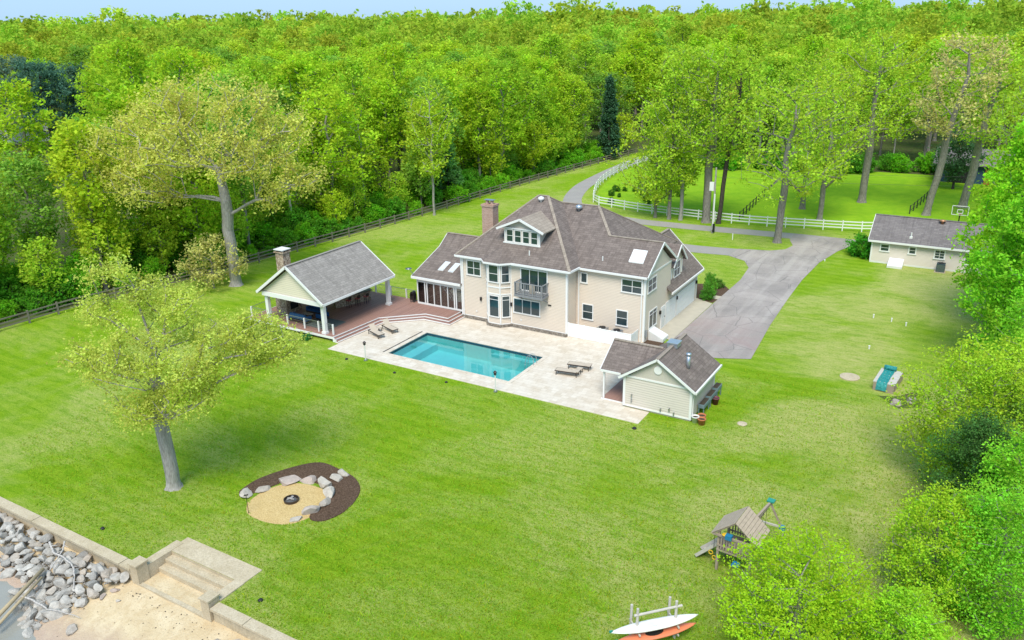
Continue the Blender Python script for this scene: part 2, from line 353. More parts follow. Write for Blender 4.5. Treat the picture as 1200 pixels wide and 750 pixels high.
# ------------------------------------------------------------------ mesh helpers
WL = {}
class MB:
    def __init__(s): s.v = []; s.f = []
    def _add(s, vs_, fs):
        o = len(s.v); s.v += [tuple(p) for p in vs_]; s.f += [tuple(i + o for i in f) for f in fs]; return s
    def box(s, x0, x1, y0, y1, z0, z1):
        return s._add([(x0, y0, z0), (x1, y0, z0), (x1, y1, z0), (x0, y1, z0), (x0, y0, z1), (x1, y0, z1), (x1, y1, z1), (x0, y1, z1)],
                      [(3, 2, 1, 0), (4, 5, 6, 7), (0, 1, 5, 4), (1, 2, 6, 5), (2, 3, 7, 6), (3, 0, 4, 7)])
    def bar(s, p, q, w, h=None, upv=(0, 0, 1)):
        h = w if h is None else h
        p, q = Vector(p), Vector(q); d = (q - p).normalized(); u = Vector(upv)
        if abs(d.dot(u)) > .98: u = Vector((1, 0, 0))
        a = d.cross(u).normalized() * (w / 2); b_ = a.cross(d).normalized() * (h / 2)
        return s._add([p - a - b_, p + a - b_, p + a + b_, p - a + b_, q - a - b_, q + a - b_, q + a + b_, q - a + b_],
                      [(0, 1, 2, 3), (7, 6, 5, 4), (4, 5, 1, 0), (5, 6, 2, 1), (6, 7, 3, 2), (7, 4, 0, 3)])
    def tube(s, p, q, r0, r1=None, n=8, cap=True):
        r1 = r0 if r1 is None else r1
        p, q = Vector(p), Vector(q); d = (q - p).normalized()
        u = Vector((1, 0, 0)) if abs(d.z) > .9 else Vector((0, 0, 1))
        a = d.cross(u).normalized(); b_ = d.cross(a)
        vs_ = []; fs = []
        for c, r in ((p, r0), (q, r1)):
            for i in range(n):
                an = 2 * math.pi * i / n; vs_.append(c + a * (math.cos(an) * r) + b_ * (math.sin(an) * r))
        for i in range(n): fs.append((i, (i + 1) % n, n + (i + 1) % n, n + i))
        if cap: fs += [tuple(range(n - 1, -1, -1)), tuple(range(n, 2 * n))]
        return s._add(vs_, fs)
    def lathe(s, prof, c=(0, 0, 0), n=16):
        vs_ = []; fs = []
        for r, z in prof:
            for i in range(n):
                an = 2 * math.pi * i / n; vs_.append((c[0] + r * math.cos(an), c[1] + r * math.sin(an), c[2] + z))
        for k in range(len(prof) - 1):
            for i in range(n): fs.append((k * n + i, k * n + (i + 1) % n, (k + 1) * n + (i + 1) % n, (k + 1) * n + i))
        fs.append(tuple(range(n - 1, -1, -1))); fs.append(tuple((len(prof) - 1) * n + i for i in range(n)))
        return s._add(vs_, fs)
    def slab(s, pts, ext):
        n = len(pts); e = Vector(ext)
        vs_ = [Vector(p) for p in pts] + [Vector(p) + e for p in pts]
        fs = [tuple(range(n)), tuple(range(2 * n - 1, n - 1, -1))]
        for i in range(n): fs.append((i, n + i, n + (i + 1) % n, (i + 1) % n))
        return s._add(vs_, fs)
    def face(s, pts): return s._add(pts, [tuple(range(len(pts)))])
    def build(s, name, mat, parent=None, smooth=False, local=False):
        me = bpy.data.meshes.new(name)
        off = Vector((0, 0, 0)) if (parent is None or local) else WL.get(parent.name, Vector((0, 0, 0)))
        me.from_pydata([(p[0] - off.x, p[1] - off.y, p[2] - off.z) for p in s.v], [], s.f)
        me.materials.append(MAT[mat])
        import bmesh
        bm = bmesh.new(); bm.from_mesh(me); bmesh.ops.recalc_face_normals(bm, faces=bm.faces); bm.to_mesh(me); bm.free()
        if smooth: me.polygons.foreach_set('use_smooth', [True] * len(me.polygons))
        o = bpy.data.objects.new(name, me); COL.objects.link(o)
        if parent is not None: o.parent = parent; WL[o.name] = WL.get(parent.name, Vector((0, 0, 0)))
        return o
def box(name, mat, parent, *b): return MB().box(*b).build(name, mat, parent)
def tag(o, label=None, cat=None, group=None, kind=None):
    if label: o['label'] = label
    if cat: o['category'] = cat
    if group: o['group'] = group
    if kind: o['kind'] = kind
    return o
def thing(name, label, cat, loc=(0, 0, 0), rz=0, group=None):
    o = bpy.data.objects.new(name, None); COL.objects.link(o); o.empty_display_size = .3
    o.location = loc; o.rotation_euler = (0, 0, rz); WL[o.name] = Vector(loc)
    return tag(o, label, cat, group)
def structure(o): o['kind'] = 'structure'; return o
def link_copy(src, parent=None, loc=None):
    c = src.copy(); COL.objects.link(c)
    if parent is not None: c.parent = parent
    if loc is not None: c.location = loc
    return c
def copy_tree(o, parent=None):
    c = link_copy(o, parent); WL[c.name] = Vector(c.location)
    for ch in list(o.children): copy_tree(ch, c)
    return c

def sheet(name, mat, polys, z, thick=0):
    m = MB()
    for p in polys:
        if thick: m.slab([(x, y, z) for x, y in p], (0, 0, -thick))
        else: m.face([(x, y, z) for x, y in p])
    return structure(m.build(name, mat))
def strip_poly(pts, w):
    """centreline -> quads"""
    out = []; P = [Vector((x, y, 0)) for x, y in pts]; L = []; R = []
    for i, p in enumerate(P):
        d = (P[min(i + 1, len(P) - 1)] - P[max(i - 1, 0)]).normalized(); n = Vector((-d.y, d.x, 0))
        L.append(p + n * w / 2); R.append(p - n * w / 2)
    return L, R
def smooth_path(pts, n=6):
    out = []; P = [Vector((*p, 0)) if len(p) == 2 else Vector(p) for p in pts]
    for i in range(len(P) - 1):
        p0, p1, p2, p3 = P[max(i - 1, 0)], P[i], P[i + 1], P[min(i + 2, len(P) - 1)]
        for k in range(n):
            t_ = k / n
            out.append(.5 * ((2 * p1) + (-p0 + p2) * t_ + (2 * p0 - 5 * p1 + 4 * p2 - p3) * t_ ** 2 + (-p0 + 3 * p1 - 3 * p2 + p3) * t_ ** 3))
    out.append(P[-1]); return out

# ------------------------------------------------------------------ ground, drives, terrace
PX0, PX1, PY0, PY1 = -43.30, -31.15, 50.62, 56.28          # pool water edge
NX0, NX1, NY1 = -35.75, -30.75, 22.67                       # notch of the beach steps
WALL_Y = 20.85
xs = [-2500, -400, -120, -60, PX0, NX0, PX1, NX1, -10, 60, 400, 2500]
ys = [WALL_Y, NY1, 40, PY0, PY1, 80, 120, 300, 900, 3500]
m = MB()
for i in range(len(xs) - 1):
    for j in range(len(ys) - 1):
        cx, cy_ = (xs[i] + xs[i + 1]) / 2, (ys[j] + ys[j + 1]) / 2
        if PX0 < cx < PX1 and PY0 < cy_ < PY1: continue
        if NX0 < cx < NX1 and cy_ < NY1: continue
        m.face([(xs[i], ys[j], 0), (xs[i + 1], ys[j], 0), (xs[i + 1], ys[j + 1], 0), (xs[i], ys[j + 1], 0)])
structure(m.build('ground', 'lawn'))
FENCE = [(-80.6, 14), (-79.1, 37.2), (-78.6, 45.4), (-76.1, 57.3), (-74.6, 71.0), (-72.3, 95.4), (-70.9, 123.2), (-67.1, 159.1), (-64.5, 172)]
def fence_x(y):
    return float(np.interp(y, [p[1] for p in FENCE], [p[0] for p in FENCE]))
WF = [(-13.0, 114.2), (-15.6, 113.07), (-22.5, 111.6), (-28.7, 110.4), (-35.5, 110.3), (-44.0, 110.9), (-49.5, 112.0), (-53.4, 113.1), (-55.6, 117.2), (-57.8, 122.7), (-59.8, 129.5), (-61.1, 137.4), (-61.5, 144.5), (-61.1, 151.1), (-60.0, 158)]
sheet('field', 'field', [[(x, y + .4) for x, y in WF[:7]] + [(-53.2, 113.6)] + [(x + .5, y) for x, y in WF[8:]] + [(-60, 171), (60, 171), (60, 114.2)]], .005)
ff = [(x - 1.2, y) for x, y in FENCE]
sheet('forest_floor', 'litter', [ff + [(-60, 163), (-34, 158), (-20, 160), (12, 162), (30, 176), (160, 500), (-900, 900), (-900, 10)]], .012)
L, R = strip_poly([(p.x, p.y) for p in smooth_path([(-62.2, 168), (-63.6, 155), (-63.4, 145), (-62.7, 135), (-61.2, 124), (-57.3, 113), (-52, 107.6), (-45, 105.7), (-39.2, 105.6), (-30.5, 106.2), (-22, 107), (-15, 107.2)], 6)], 2.9)
m = MB()
for i in range(len(L) - 1): m.face([(*R[i].xy, .020), (*R[i + 1].xy, .020), (*L[i + 1].xy, .020), (*L[i].xy, .020)])
structure(m.build('drive_lane', 'gravel_drive'))
L, R = strip_poly([(p.x, p.y) for p in smooth_path([(-21.5, 97), (-27, 95.9), (-33.5, 95.2), (-42, 96), (-49, 100), (-53.5, 107)], 6)], 3.3)
m = MB()
for i in range(len(L) - 1): m.face([(*R[i].xy, .024), (*R[i + 1].xy, .024), (*L[i + 1].xy, .024), (*L[i].xy, .024)])
structure(m.build('drive_loop', 'gravel_drive'))
sheet('driveway', 'asphalt', [[(-15.8, 64.2), (-16.5, 73), (-16.9, 81.5), (-17.1, 88.5), (-16.9, 96.0), (-16.0, 102), (-14.8, 106.0), (-13.2, 108.6), (-18, 108.4), (-22.5, 108.2), (-22.3, 104.8), (-21.3, 102.2), (-21.7, 100.0), (-23.2, 98.6), (-26.8, 97.7), (-26.8, 94.1), (-24.6, 92.8), (-23.4, 90.3), (-22.9, 85.4), (-23.0, 77.0), (-23.05, 62.0), (-18.3, 63.05)]], .030)
sheet('garage_apron', 'apron', [[(-25.0, 65.6), (-23.05, 65.0), (-23.05, 76.3), (-25.0, 77.3)]], .036)
sheet('front_walk', 'apron', [[(-24.6, 77.9), (-22.95, 77.9), (-22.95, 79.0), (-24.6, 79.0)]], .016)
sheet('mulch_bed', 'mulch', [[(-24.9, 76.9), (-23.1, 76.6), (-23.0, 77.8), (-22.95, 81.6), (-24.0, 83.0), (-26.5, 82.0), (-26.5, 77.4)]], .012)
sheet('corner_bed', 'mulch', [[(-25.9, 61.7), (-24.2, 62.0), (-23.2, 63.0), (-23.6, 64.9), (-25.0, 65.2), (-25.0, 63.4)]], .012)
sheet('brown_patch', 'litter', [[(-5.6, 61.8), (-4.0, 60.2), (-2.6, 61.2), (-3.2, 64.0), (-4.3, 62.4)]], .008)  # brown ground patch in front and to the right of the tarp box
TZ = .03
o = (PX0 - .32, PX1 + .32, PY0 - .32, PY1 + .32)
terr = [[(-48.65, 48.87), (-19.45, 48.87), (-19.45, 50.95), (-21.5, 50.95), (-21.5, 51.3), (o[0], 51.3), (o[0], o[2]), (o[0] - .0001, o[2])]]
m = MB()
def tq(x0, x1, y0, y1): m.slab([(x0, y0, TZ), (x1, y0, TZ), (x1, y1, TZ), (x0, y1, TZ)], (0, 0, -.06))
tq(-48.65, -19.45, 48.87, o[2]); tq(o[1], -21.5, o[2], 51.5); tq(-21.5, -19.45, o[2], 50.93)
tq(o[1], -23.1, 51.5, o[3]); tq(o[1], -22.4, o[3], 61.5)
m.slab([(-48.65, o[2], TZ), (o[0], o[2], TZ), (o[0], o[3], TZ), (-48.9, o[3], TZ), (-49.4, 50.42, TZ)], (0, 0, -.06))
tq(-46.4, o[1], o[3], 61.5); tq(-31.6, -25.0, 61.5, 63.4); m.slab([(-48.9, o[3], TZ), (-46.4, o[3], TZ), (-46.4, 59.2, TZ)], (0, 0, -.06))
structure(m.build('terrace', 'travertine'))

# beach below the retaining wall
random.seed(5); rs = np.random.RandomState(3)
def beach_z(x, y):
    d = max(0.0, 20.6 - y)
    z = -.80 - .17 * d - .05 * math.sin(x * .7) * min(d, 1) - .03 * math.sin(x * 2.1 + y * 1.7)
    z -= .26 * max(0, min(1, (-36.5 - x) / 4)) * min(1, d / 1.5)
    return z
m = MB(); nx_, ny_ = 90, 40
gx = np.linspace(-75, -5, nx_); gy = np.linspace(2, 22.67, ny_)
m.v = [(x, y, beach_z(x, y)) for y in gy for x in gx]
m.f = [(j * nx_ + i, j * nx_ + i + 1, (j + 1) * nx_ + i + 1, (j + 1) * nx_ + i) for j in range(ny_ - 1) for i in range(nx_ - 1)]
structure(m.build('beach', 'sand', None, True))
structure(MB().face([(-2500, -1500, -1.62), (2500, -1500, -1.62), (2500, 20.3, -1.62), (-2500, 20.3, -1.62)]).build('river', 'river'))

# ------------------------------------------------------------------ retaining wall, steps to the beach
def wall_run(x0, x1, label):
    w = thing('retaining_wall', label, 'wall', (x0, WALL_Y, 0))
    MB().box(x0, x1, 20.62, 20.98, -2.2, -.06).build('wall_body', 'concrete', w)
    x = x0; k = 0
    while x < x1 - .2:
        e = min(x + (2.9 if k % 3 else 2.3), x1); k += 1
        b = MB(); dz = .012 * math.sin(k * 2.1)
        b.box(x + .012, e - .012, 20.46, 21.04, -.06, .07 + dz).build('cap_slab', 'concrete', w); x = e
wall_run(-80.0, -36.3, 'tan concrete retaining wall running above the grey riprap rocks')
wall_run(-30.05, -8.0, 'short tan concrete retaining wall leading off from the right step pillar')
st = thing('beach_steps', 'tan concrete steps with side walls and two square pillars leading down to sand', 'steps', (-33, 22, 0))
box('landing', 'concrete', st, -36.0, -30.15, 22.68, 23.95, -.30, .045)
box('step', 'concrete', st, -35.74, -30.76, 22.20, 22.68, -.6, -.20)
box('step', 'concrete', st, -35.74, -30.76, 21.74, 22.20, -.9, -.45)
box('side_wall', 'concrete', st, -36.3, -35.75, 21.15, 23.45, -1.2, .07)
box('side_wall', 'concrete', st, -30.75, -30.1, 21.15, 22.68, -1.2, .07)
for x in (-36.0, -30.45):
    p = MB().box(x - .3, x + .3, 20.5, 21.14, -1.6, .36).build('pillar', 'concrete', st)
    MB().box(x - .35, x + .35, 20.44, 21.2, .36, .45).build('pillar_cap', 'concrete', p)
box('sill', 'concrete', st, -35.7, -30.75, 20.5, 20.72, -1.3, -.70)
box('sand_floor', 'sand', st, -35.74, -30.76, 20.72, 21.74, -1.2, -.74)

# riprap: individual rocks
import bmesh
def rock_mesh(name, seed, mat, sub=2, amp=.38):
    r = random.Random(seed); bm = bmesh.new(); bmesh.ops.create_icosphere(bm, subdivisions=sub, radius=1)
    planes = [(Vector((r.gauss(0, 1), r.gauss(0, 1), r.gauss(0, 1))).normalized(), r.uniform(.36, .72)) for _ in range(8)]
    for v_ in bm.verts:
        for n, d in planes:
            k = v_.co.dot(n)
            if k > d: v_.co -= n * (k - d)
        v_.co *= 1 + r.uniform(-.025, .025)
    me = bpy.data.meshes.new(name); bm.to_mesh(me); bm.free(); me.materials.append(MAT[mat]); return me
RM = [rock_mesh('rock', 40 + i, 'rock', 2) for i in range(18)]
rip = MB()
for i in range(60):
    x0 = -54 + i * .3
    for j in range(8):
        pass
rip_root = thing('riprap', None, None, (-42, 19, -1.2)); rip_root['kind'] = 'structure'; rip_root['label'] = 'bank of loose grey riprap rocks below the concrete wall'
def in_rip(x, y):
    if x > -36.7 + .35 * (20.4 - y) * -1: return False
    if x < -47.5: return y > 18.6
    if x < -42.2: return y > 17.9 + .2 * math.sin(x) or y < 15.9
    return y > 14.0
cand = []
for k in range(9000):
    x, y = random.uniform(-52.5, -36.4), random.uniform(13.2, 20.35)
    if in_rip(x, y) and math.degrees(math.atan2(x, y)) - math.degrees(YAW) > -36.5 and y > 14.2: cand.append((x, y))
placed = []
def place_rocks(cands, limit, smin, smax):
    n = 0
    for x, y in cands:
        if n >= limit: break
        s = random.uniform(smin, smax) * (1.25 if random.random() < .15 else 1)
        if any((x - a) ** 2 + (y - b_) ** 2 < (.56 * (s + c)) ** 2 for a, b_, c in placed): continue
        placed.append((x, y, s)); n += 1
        o = bpy.data.objects.new('rock', random.choice(RM)); COL.objects.link(o); o.parent = rip_root
        sx, sy_, sz = s * random.uniform(.85, 1.4), s * random.uniform(.7, 1.05), s * random.uniform(.55, .85)
        hump = .45 * max(0, 1 - abs(y - 19.6) / 1.6)
        o.location = Vector((x, y, beach_z(x, y) + sz * .45 + hump)) - Vector((-42, 19, -1.2))
        o.scale = (sx, sy_, sz); o.rotation_euler = (random.uniform(-.5, .5), random.uniform(-.5, .5), random.uniform(0, 6.28))
    return n
place_rocks(cand[:2600], 120, .28, .46)
place_rocks(cand[2600:], 179, .16, .30)
# chips and small rubble between the rocks
mm = MB(); r = random.Random(9); vv = [p.co.copy() for p in RM[0].vertices]; fa = [tuple(p.vertices) for p in RM[0].polygons]
octv = [(1, 0, 0), (0, 1, 0), (-1, 0, 0), (0, -1, 0), (0, 0, 1), (0, 0, -1)]; octf = [(0, 1, 4), (1, 2, 4), (2, 3, 4), (3, 0, 4), (1, 0, 5), (2, 1, 5), (3, 2, 5), (0, 3, 5)]
for k in range(2600):
    x, y = r.uniform(-53, -36.3), r.uniform(13.2, 20.4)
    if not in_rip(x, y): continue
    s = r.uniform(.06, .17); hump = .30 * max(0, 1 - abs(y - 19.6) / 1.6); a = r.uniform(0, 6.28)
    c = Vector((x, y, beach_z(x, y) + .03 + hump)); rot = Matrix.Rotation(a, 3, 'Z') @ Matrix.Rotation(r.uniform(-.8, .8), 3, 'X')
    mm._add([c + rot @ Vector((p[0] * s * r.uniform(.7, 1.4), p[1] * s * r.uniform(.7, 1.1), p[2] * s * .8)) for p in octv], octf)
tag(mm.build('rubble', 'rock'), 'small grey stone chips filling gaps between the riprap rocks', 'rubble', None, 'stuff')
# a few pale rocks by the right wall and loose on the sand
for i, (x, y, s, lab) in enumerate([(-28.7, 19.6, .42, 'pale angular rock against the wall right of the beach steps'), (-27.9, 19.95, .36, 'small pale rock beside the angular one at the right wall'),
      (-27.2, 19.5, .45, 'largest pale rock at the foot of the right retaining wall'), (-36.6, 19.7, .27, 'white rock on sand beside the left step pillar'),
      (-36.9, 19.1, .22, 'small white stone lying on the sand below the left pillar'), (-35.9, 19.35, .16, 'tiny flat white stone on the open sand'), (-36.4, 17.0, .36, 'flat grey slab rock lying alone on wet sand')]):
    o = bpy.data.objects.new('beach_rock', rock_mesh('beach_rock', 90 + i, 'boulder')); COL.objects.link(o); tag(o, lab, 'rock', 'loose rocks on the sand')
    o.location = (x, y, beach_z(x, y) + s * .3); o.scale = (s * 1.2, s * .85, s * .6); o.rotation_euler = (0, 0, i * 1.3)
# driftwood and old timbers on the rocks
def wiggle(name, pts, r0, r1, mat, lab, cat, grp=None, sides=7, seed=0):
    rr = random.Random(seed); P = smooth_path(pts, 5); m = MB()
    for i in range(len(P) - 1):
        a = r0 + (r1 - r0) * i / len(P); b_ = r0 + (r1 - r0) * (i + 1) / len(P)
        a *= rr.uniform(.8, 1.2); jit = Vector((rr.uniform(-.03, .03), rr.uniform(-.03, .03), 0)); P[i + 1] = P[i + 1] + jit
        m.tube(P[i], P[i + 1], a, b_ * rr.uniform(.85, 1.1), sides, True)
        if i % 4 == 2 and r1 < .05:
            dd = (P[i + 1] - P[i]).normalized(); sd_ = Vector((-dd.y, dd.x, .25)) * rr.choice((-1, 1)) * rr.uniform(.25, .6) + dd * .3
            m.tube(P[i], P[i] + sd_, a * .6, .008, 5, True)
    return tag(m.build(name, mat, None, True), lab, cat, grp)
def gz(x, y, h): return (x, y, beach_z(x, y) + h)
wiggle('driftwood_branch', [gz(-42.6, 19.9, 1.0), gz(-41.7, 19.55, 1.0), gz(-40.6, 19.5, .98), gz(-39.4, 19.25, .9), gz(-38.3, 18.5, .66)], .065, .03, 'driftwood', 'long bleached driftwood branch lying across the top of the rocks', 'driftwood')
wiggle('driftwood_branch', [gz(-41.6, 20.2, 1.05), gz(-41.1, 19.6, 1.02), gz(-40.8, 18.7, .9)], .05, .025, 'driftwood', 'short bleached driftwood fork crossing the long branch', 'driftwood')
wiggle('driftwood_branch', [gz(-40.6, 17.0, .72), gz(-39.4, 17.05, .70), gz(-38.4, 17.0, .62)], .06, .045, 'driftwood', 'straight white driftwood stick lying low on the rocks', 'driftwood')
wiggle('driftwood_branch', [gz(-38.4, 17.0, .58), gz(-37.4, 17.4, .40), gz(-36.6, 17.6, .18)], .035, .015, 'driftwood', 'thin white twig reaching from the rocks onto sand', 'driftwood')
tag(MB().tube(gz(-41.4, 18.7, .80), (-39.9, 14.6, -1.15), .10, .12, 9).build('timber_pole', 'timber', None, True), 'long tan timber pole leaning down the rocks to the water', 'timber')
tag(MB().tube(gz(-40.9, 18.3, .75), (-39.6, 15.0, -1.15), .07, .08, 9).build('timber_pole', 'timber', None, True), 'shorter yellowish timber pole beside the long one', 'timber')

# ------------------------------------------------------------------ fire pit
fp = (-33.75, 29.5)
def blob(pts, n=8): return [(p.x, p.y) for p in smooth_path(pts + [pts[0]], n)][:-1]
def dome(poly, z0, h, name, mat, rings=5):
    cx = sum(p[0] for p in poly) / len(poly); cy_ = sum(p[1] for p in poly) / len(poly); m = MB(); n = len(poly)
    for k in range(rings + 1):
        f_ = 1 - k / (rings + .5); zz = z0 + h * (1 - f_ ** 3)
        m.v += [(cx + (x - cx) * f_, cy_ + (y - cy_) * f_, zz) for x, y in poly]
    for k in range(rings):
        for i in range(n): m.f.append((k * n + i, k * n + (i + 1) % n, (k + 1) * n + (i + 1) % n, (k + 1) * n + i))
    m.f.append(tuple(rings * n + i for i in range(n)))
    return m.build(name, mat, None, True)
mul = blob([(-37.25, 28.75), (-37.3, 30.4), (-36.4, 32.6), (-35.3, 33.8), (-33.6, 33.75), (-32.0, 33.4), (-30.75, 32.4), (-30.1, 30.6), (-30.35, 29.15), (-31.0, 28.65), (-31.6, 29.0), (-31.8, 30.6), (-33.3, 31.75), (-35.3, 31.3), (-36.1, 29.6), (-36.6, 28.35)])
structure(MB().slab([(x, y, .05) for x, y in mul], (0, 0, -.08)).build('mulch_ring', 'mulch'))
structure(dome(blob([(-35.85, 28.1), (-35.95, 29.6), (-35.2, 31.0), (-33.6, 31.5), (-32.2, 31.2), (-31.55, 30.0), (-31.5, 28.7), (-32.1, 27.65), (-33.4, 27.2), (-34.9, 27.3)]), .004, .02, 'sand_pit', 'pea_sand'))
ring = thing('fire_ring', 'dark round steel fire ring with ash in the middle of the sand', 'fire pit', (-33.65, 29.55, 0))
MB().lathe([(.44, 0.0), (.46, .16), (.41, .17), (.39, .05), (.39, 0)], (-33.65, 29.55, .02), 22).build('rim', 'metal_bronze', ring)
MB().lathe([(.385, 0.0), (.32, .09), (.15, .12)], (-33.65, 29.55, .02), 14).build('ash_bed', 'ash', ring)
for i in range(3):
    a = i * 2.1; MB().tube((-33.65 + .25 * math.cos(a), 29.55 + .25 * math.sin(a), .19), (-33.65 - .2 * math.cos(a + .5), 29.55 - .2 * math.sin(a + .5), .23), .05, .045).build('log', 'bark_pale', ring)
BL = [(-36.55, 28.75, .62, .4, 'leftmost grey boulder at the end of the mulch ring'), (-36.05, 29.75, .62, .26, 'low flat boulder next to the leftmost one'),
      (-35.55, 31.05, .85, .5, 'long pale slab boulder on the far edge of the sand'), (-34.35, 31.75, .72, .42, 'pinkish boulder on the far edge of the sand'),
      (-33.1, 31.85, .58, .62, 'rounded pale boulder at the far right bend of the ring'), (-32.25, 31.25, .6, .52, 'tan boulder right of the bend beside dark mulch'),
      (-31.75, 30.45, .55, .45, 'whitish boulder on the right edge of the sand'), (-31.7, 29.35, .72, .5, 'largest pink boulder on the right edge of the sand'),
      (-31.95, 28.25, .42, .3, 'small white boulder at the near end of the ring'), (-33.05, 32.75, .55, .3, 'flat boulder on the mulch behind the ring'), (-33.1, 33.5, .5, .3, 'pale boulder at the outer far edge of the mulch')]
for i, (x, y, s, h, lab) in enumerate(BL):
    o = bpy.data.objects.new('boulder', rock_mesh('boulder', 130 + i, 'boulder')); COL.objects.link(o); tag(o, lab, 'boulder', 'boulders round the fire pit')
    ang = math.atan2(y - 29.5, x + 33.75) + math.pi / 2
    o.location = (x, y, h * .22); o.scale = (s * 1.16, s * .72, h * .78); o.rotation_euler = (0, 0, ang)
rs_ = thing('marshmallow_stick_stand', 'thin dark stake with a small cross head at the sand edge', 'stake', (-34.9, 27.35, 0))
MB().tube((-34.9, 27.35, 0), (-34.9, 27.35, 1.25), .018).build('stake', 'metal_dark', rs_)
MB().bar((-35.05, 27.35, 1.2), (-34.75, 27.35, 1.28), .04).bar((-34.9, 27.2, 1.28), (-34.9, 27.5, 1.2), .04).build('cross_head', 'metal_dark', rs_)

# ------------------------------------------------------------------ building helpers
def obx(m, O, d, n, u0, u1, a0, a1, z0, z1):
    O, d, n = Vector((*O, 0)), Vector((*d, 0)), Vector((*n, 0)); P = []
    for z in (z0, z1):
        for (u, a) in ((u0, a0), (u1, a0), (u1, a1), (u0, a1)): P.append(O + d * u + n * a + Vector((0, 0, z)))
    return m._add(P, [(3, 2, 1, 0), (4, 5, 6, 7), (0, 1, 5, 4), (1, 2, 6, 5), (2, 3, 7, 6), (3, 0, 4, 7)])
S_ = ((1, 0), (0, -1))      # facing -Y: u = X
E_ = ((0, 1), (1, 0))       # facing +X: u = Y
def win(parent, face, c, u0, u1, z0, z1, cols=1, rows=2, fr=.09, mat='glass', trim='white', name='window', mull=.05, rowsplit=None, pane_name='pane', flat=False):
    if face == 'S': O, d, n = (0, c), (1, 0), (0, -1)
    elif face == 'E': O, d, n = (c, 0), (0, 1), (1, 0)
    else: O, d, n = face
    m = MB()
    obx(m, O, d, n, u0, u0 + fr, .004, .065, z0, z1); obx(m, O, d, n, u1 - fr, u1, .004, .065, z0, z1)
    obx(m, O, d, n, u0 + fr, u1 - fr, .004, .062, z1 - fr, z1); obx(m, O, d, n, u0 - .03, u1 + .03, .004, .09, z0 - .03, z0 + fr * .8)
    cw = (u1 - u0 - 2 * fr + mull) / cols
    zz = [z0 + fr * .8] + ([z0 + fr * .8 + (z1 - z0 - 1.8 * fr) * k / rows for k in range(1, rows)] if rowsplit is None else [z0 + (z1 - z0) * rowsplit]) + [z1 - fr]
    for i in range(1, cols):
        u = u0 + fr + cw * i - mull; obx(m, O, d, n, u, u + mull, .004, .055, z0 + fr * .8, z1 - fr)
    for z in zz[1:-1]: obx(m, O, d, n, u0 + fr, u1 - fr, .004, .048, z - .02, z + .02)
    w = m.build(name, trim, parent)
    host = parent if flat else w
    for i in range(cols):
        a = u0 + fr + cw * i; b_ = a + cw - mull
        for k in range(len(zz) - 1):
            p = MB(); obx(p, O, d, n, a + .002, b_ - .002, .006, .024, zz[k] + (.022 if k else .002), zz[k + 1] - (.022 if k < len(zz) - 2 else .002))
            p.build(pane_name, mat, host)
    return w
def gable_wall(m, axis, c0, c1, y0, y1, z0, zr):
    """triangular prism: gable in the plane across axis"""
    mid = (y0 + y1) / 2
    if axis == 'X': m.slab([(c0, y0, z0), (c0, y1, z0), (c0, mid, zr)], (c1 - c0, 0, 0))
    else: m.slab([(y0, c0, z0), (y1, c0, z0), (mid, c0, zr)], (0, c1 - c0, 0))
def roofslab(name, mat, parent, polys, th=.13):
    m = MB()
    for p in polys: m.slab(p, (0, 0, -th))
    return m.build(name, mat, parent)

# ------------------------------------------------------------------ the house
H = thing('house', 'large two-storey beige house with brown hipped shingle roof behind the pool', 'house', (-36, 66, 0))
YM, YW, XE = 61.44, 63.32, -25.0
box('wall', 'siding_house', H, -42.85, -31.58, YM, 75.0, .0, 6.08)
box('wall', 'siding_house', H, -33.0, XE, YW, 69.4, .0, 6.02)
box('wall', 'siding_house', H, -36.0, -27.2, 69.2, 75.6, .0, 6.0)
box('wall', 'siding_house', H, -31.0, XE + .003, 69.2, 77.0, .0, 3.3)
# stone footing
m = MB(); m.box(-42.9, -39.95, YM - .22, YM + .1, 0, .30).box(-37.4, -31.55, YM - .22, YM + .1, 0, .30); m.build('stone_footing', 'ledge_stone', H)
# gable walls
m = MB(); gable_wall(m, 'X', XE - .25, XE - .004, 63.34, 69.4, 6.0, 8.12); m.build('gable', 'siding_house', H)
m = MB(); gable_wall(m, 'Y', 76.7, 76.98, -31.6, -25.0, 3.25, 6.6); m.build('gable', 'siding_house', H)
m = MB(); obx(m, (XE, 0), *E_, 63.3, 69.4, -.05, .04, 5.92, 6.06); m.build('gable_trim', 'white', H)
# roofs
zE = 6.27
A_, B_ = (-38.1, 68.13, 11.05), (-37.1, 68.13, 11.05)
FL, FR_, RL, RR = (-43.2, 61.1, zE), (-31.2, 61.1, zE), (-43.2, 75.2, zE), (-31.2, 75.2, zE)
roof1 = roofslab('roof', 'shingle_house', H, [[FL, FR_, B_, A_], [RL, FL, A_], [FR_, RR, B_], [RR, RL, A_, B_]])
r2L, r2R, wj, we = (-36.6, 69.42, 10.3), (-32.4, 69.42, 10.3), (-29.9, 66.5, 8.405), (-24.72, 66.5, 8.405)
roof2 = roofslab('roof', 'shingle_house', H, [[(-32.6, 63.0, 6.13), (-24.72, 63.0, 6.13), we, wj, r2R, r2L],
        [r2R, wj, (-26.84, 70.0, 6.13), (-26.84, 75.8, 6.13)], [r2L, r2R, (-26.84, 75.8, 6.13), (-36.6, 75.8, 6.13)],
        [wj, we, (-24.72, 70.0, 6.13), (-26.84, 70.0, 6.13)]])
roof3 = roofslab('roof', 'shingle_house', H, [[(-28.3, 68.5, 6.86), (-24.5, 68.5, 3.24), (-24.5, 77.3, 3.24), (-28.3, 77.3, 6.86)],
        [(-28.3, 68.5, 6.86), (-28.3, 77.3, 6.86), (-32.1, 77.3, 3.24), (-32.1, 68.5, 3.24)]])
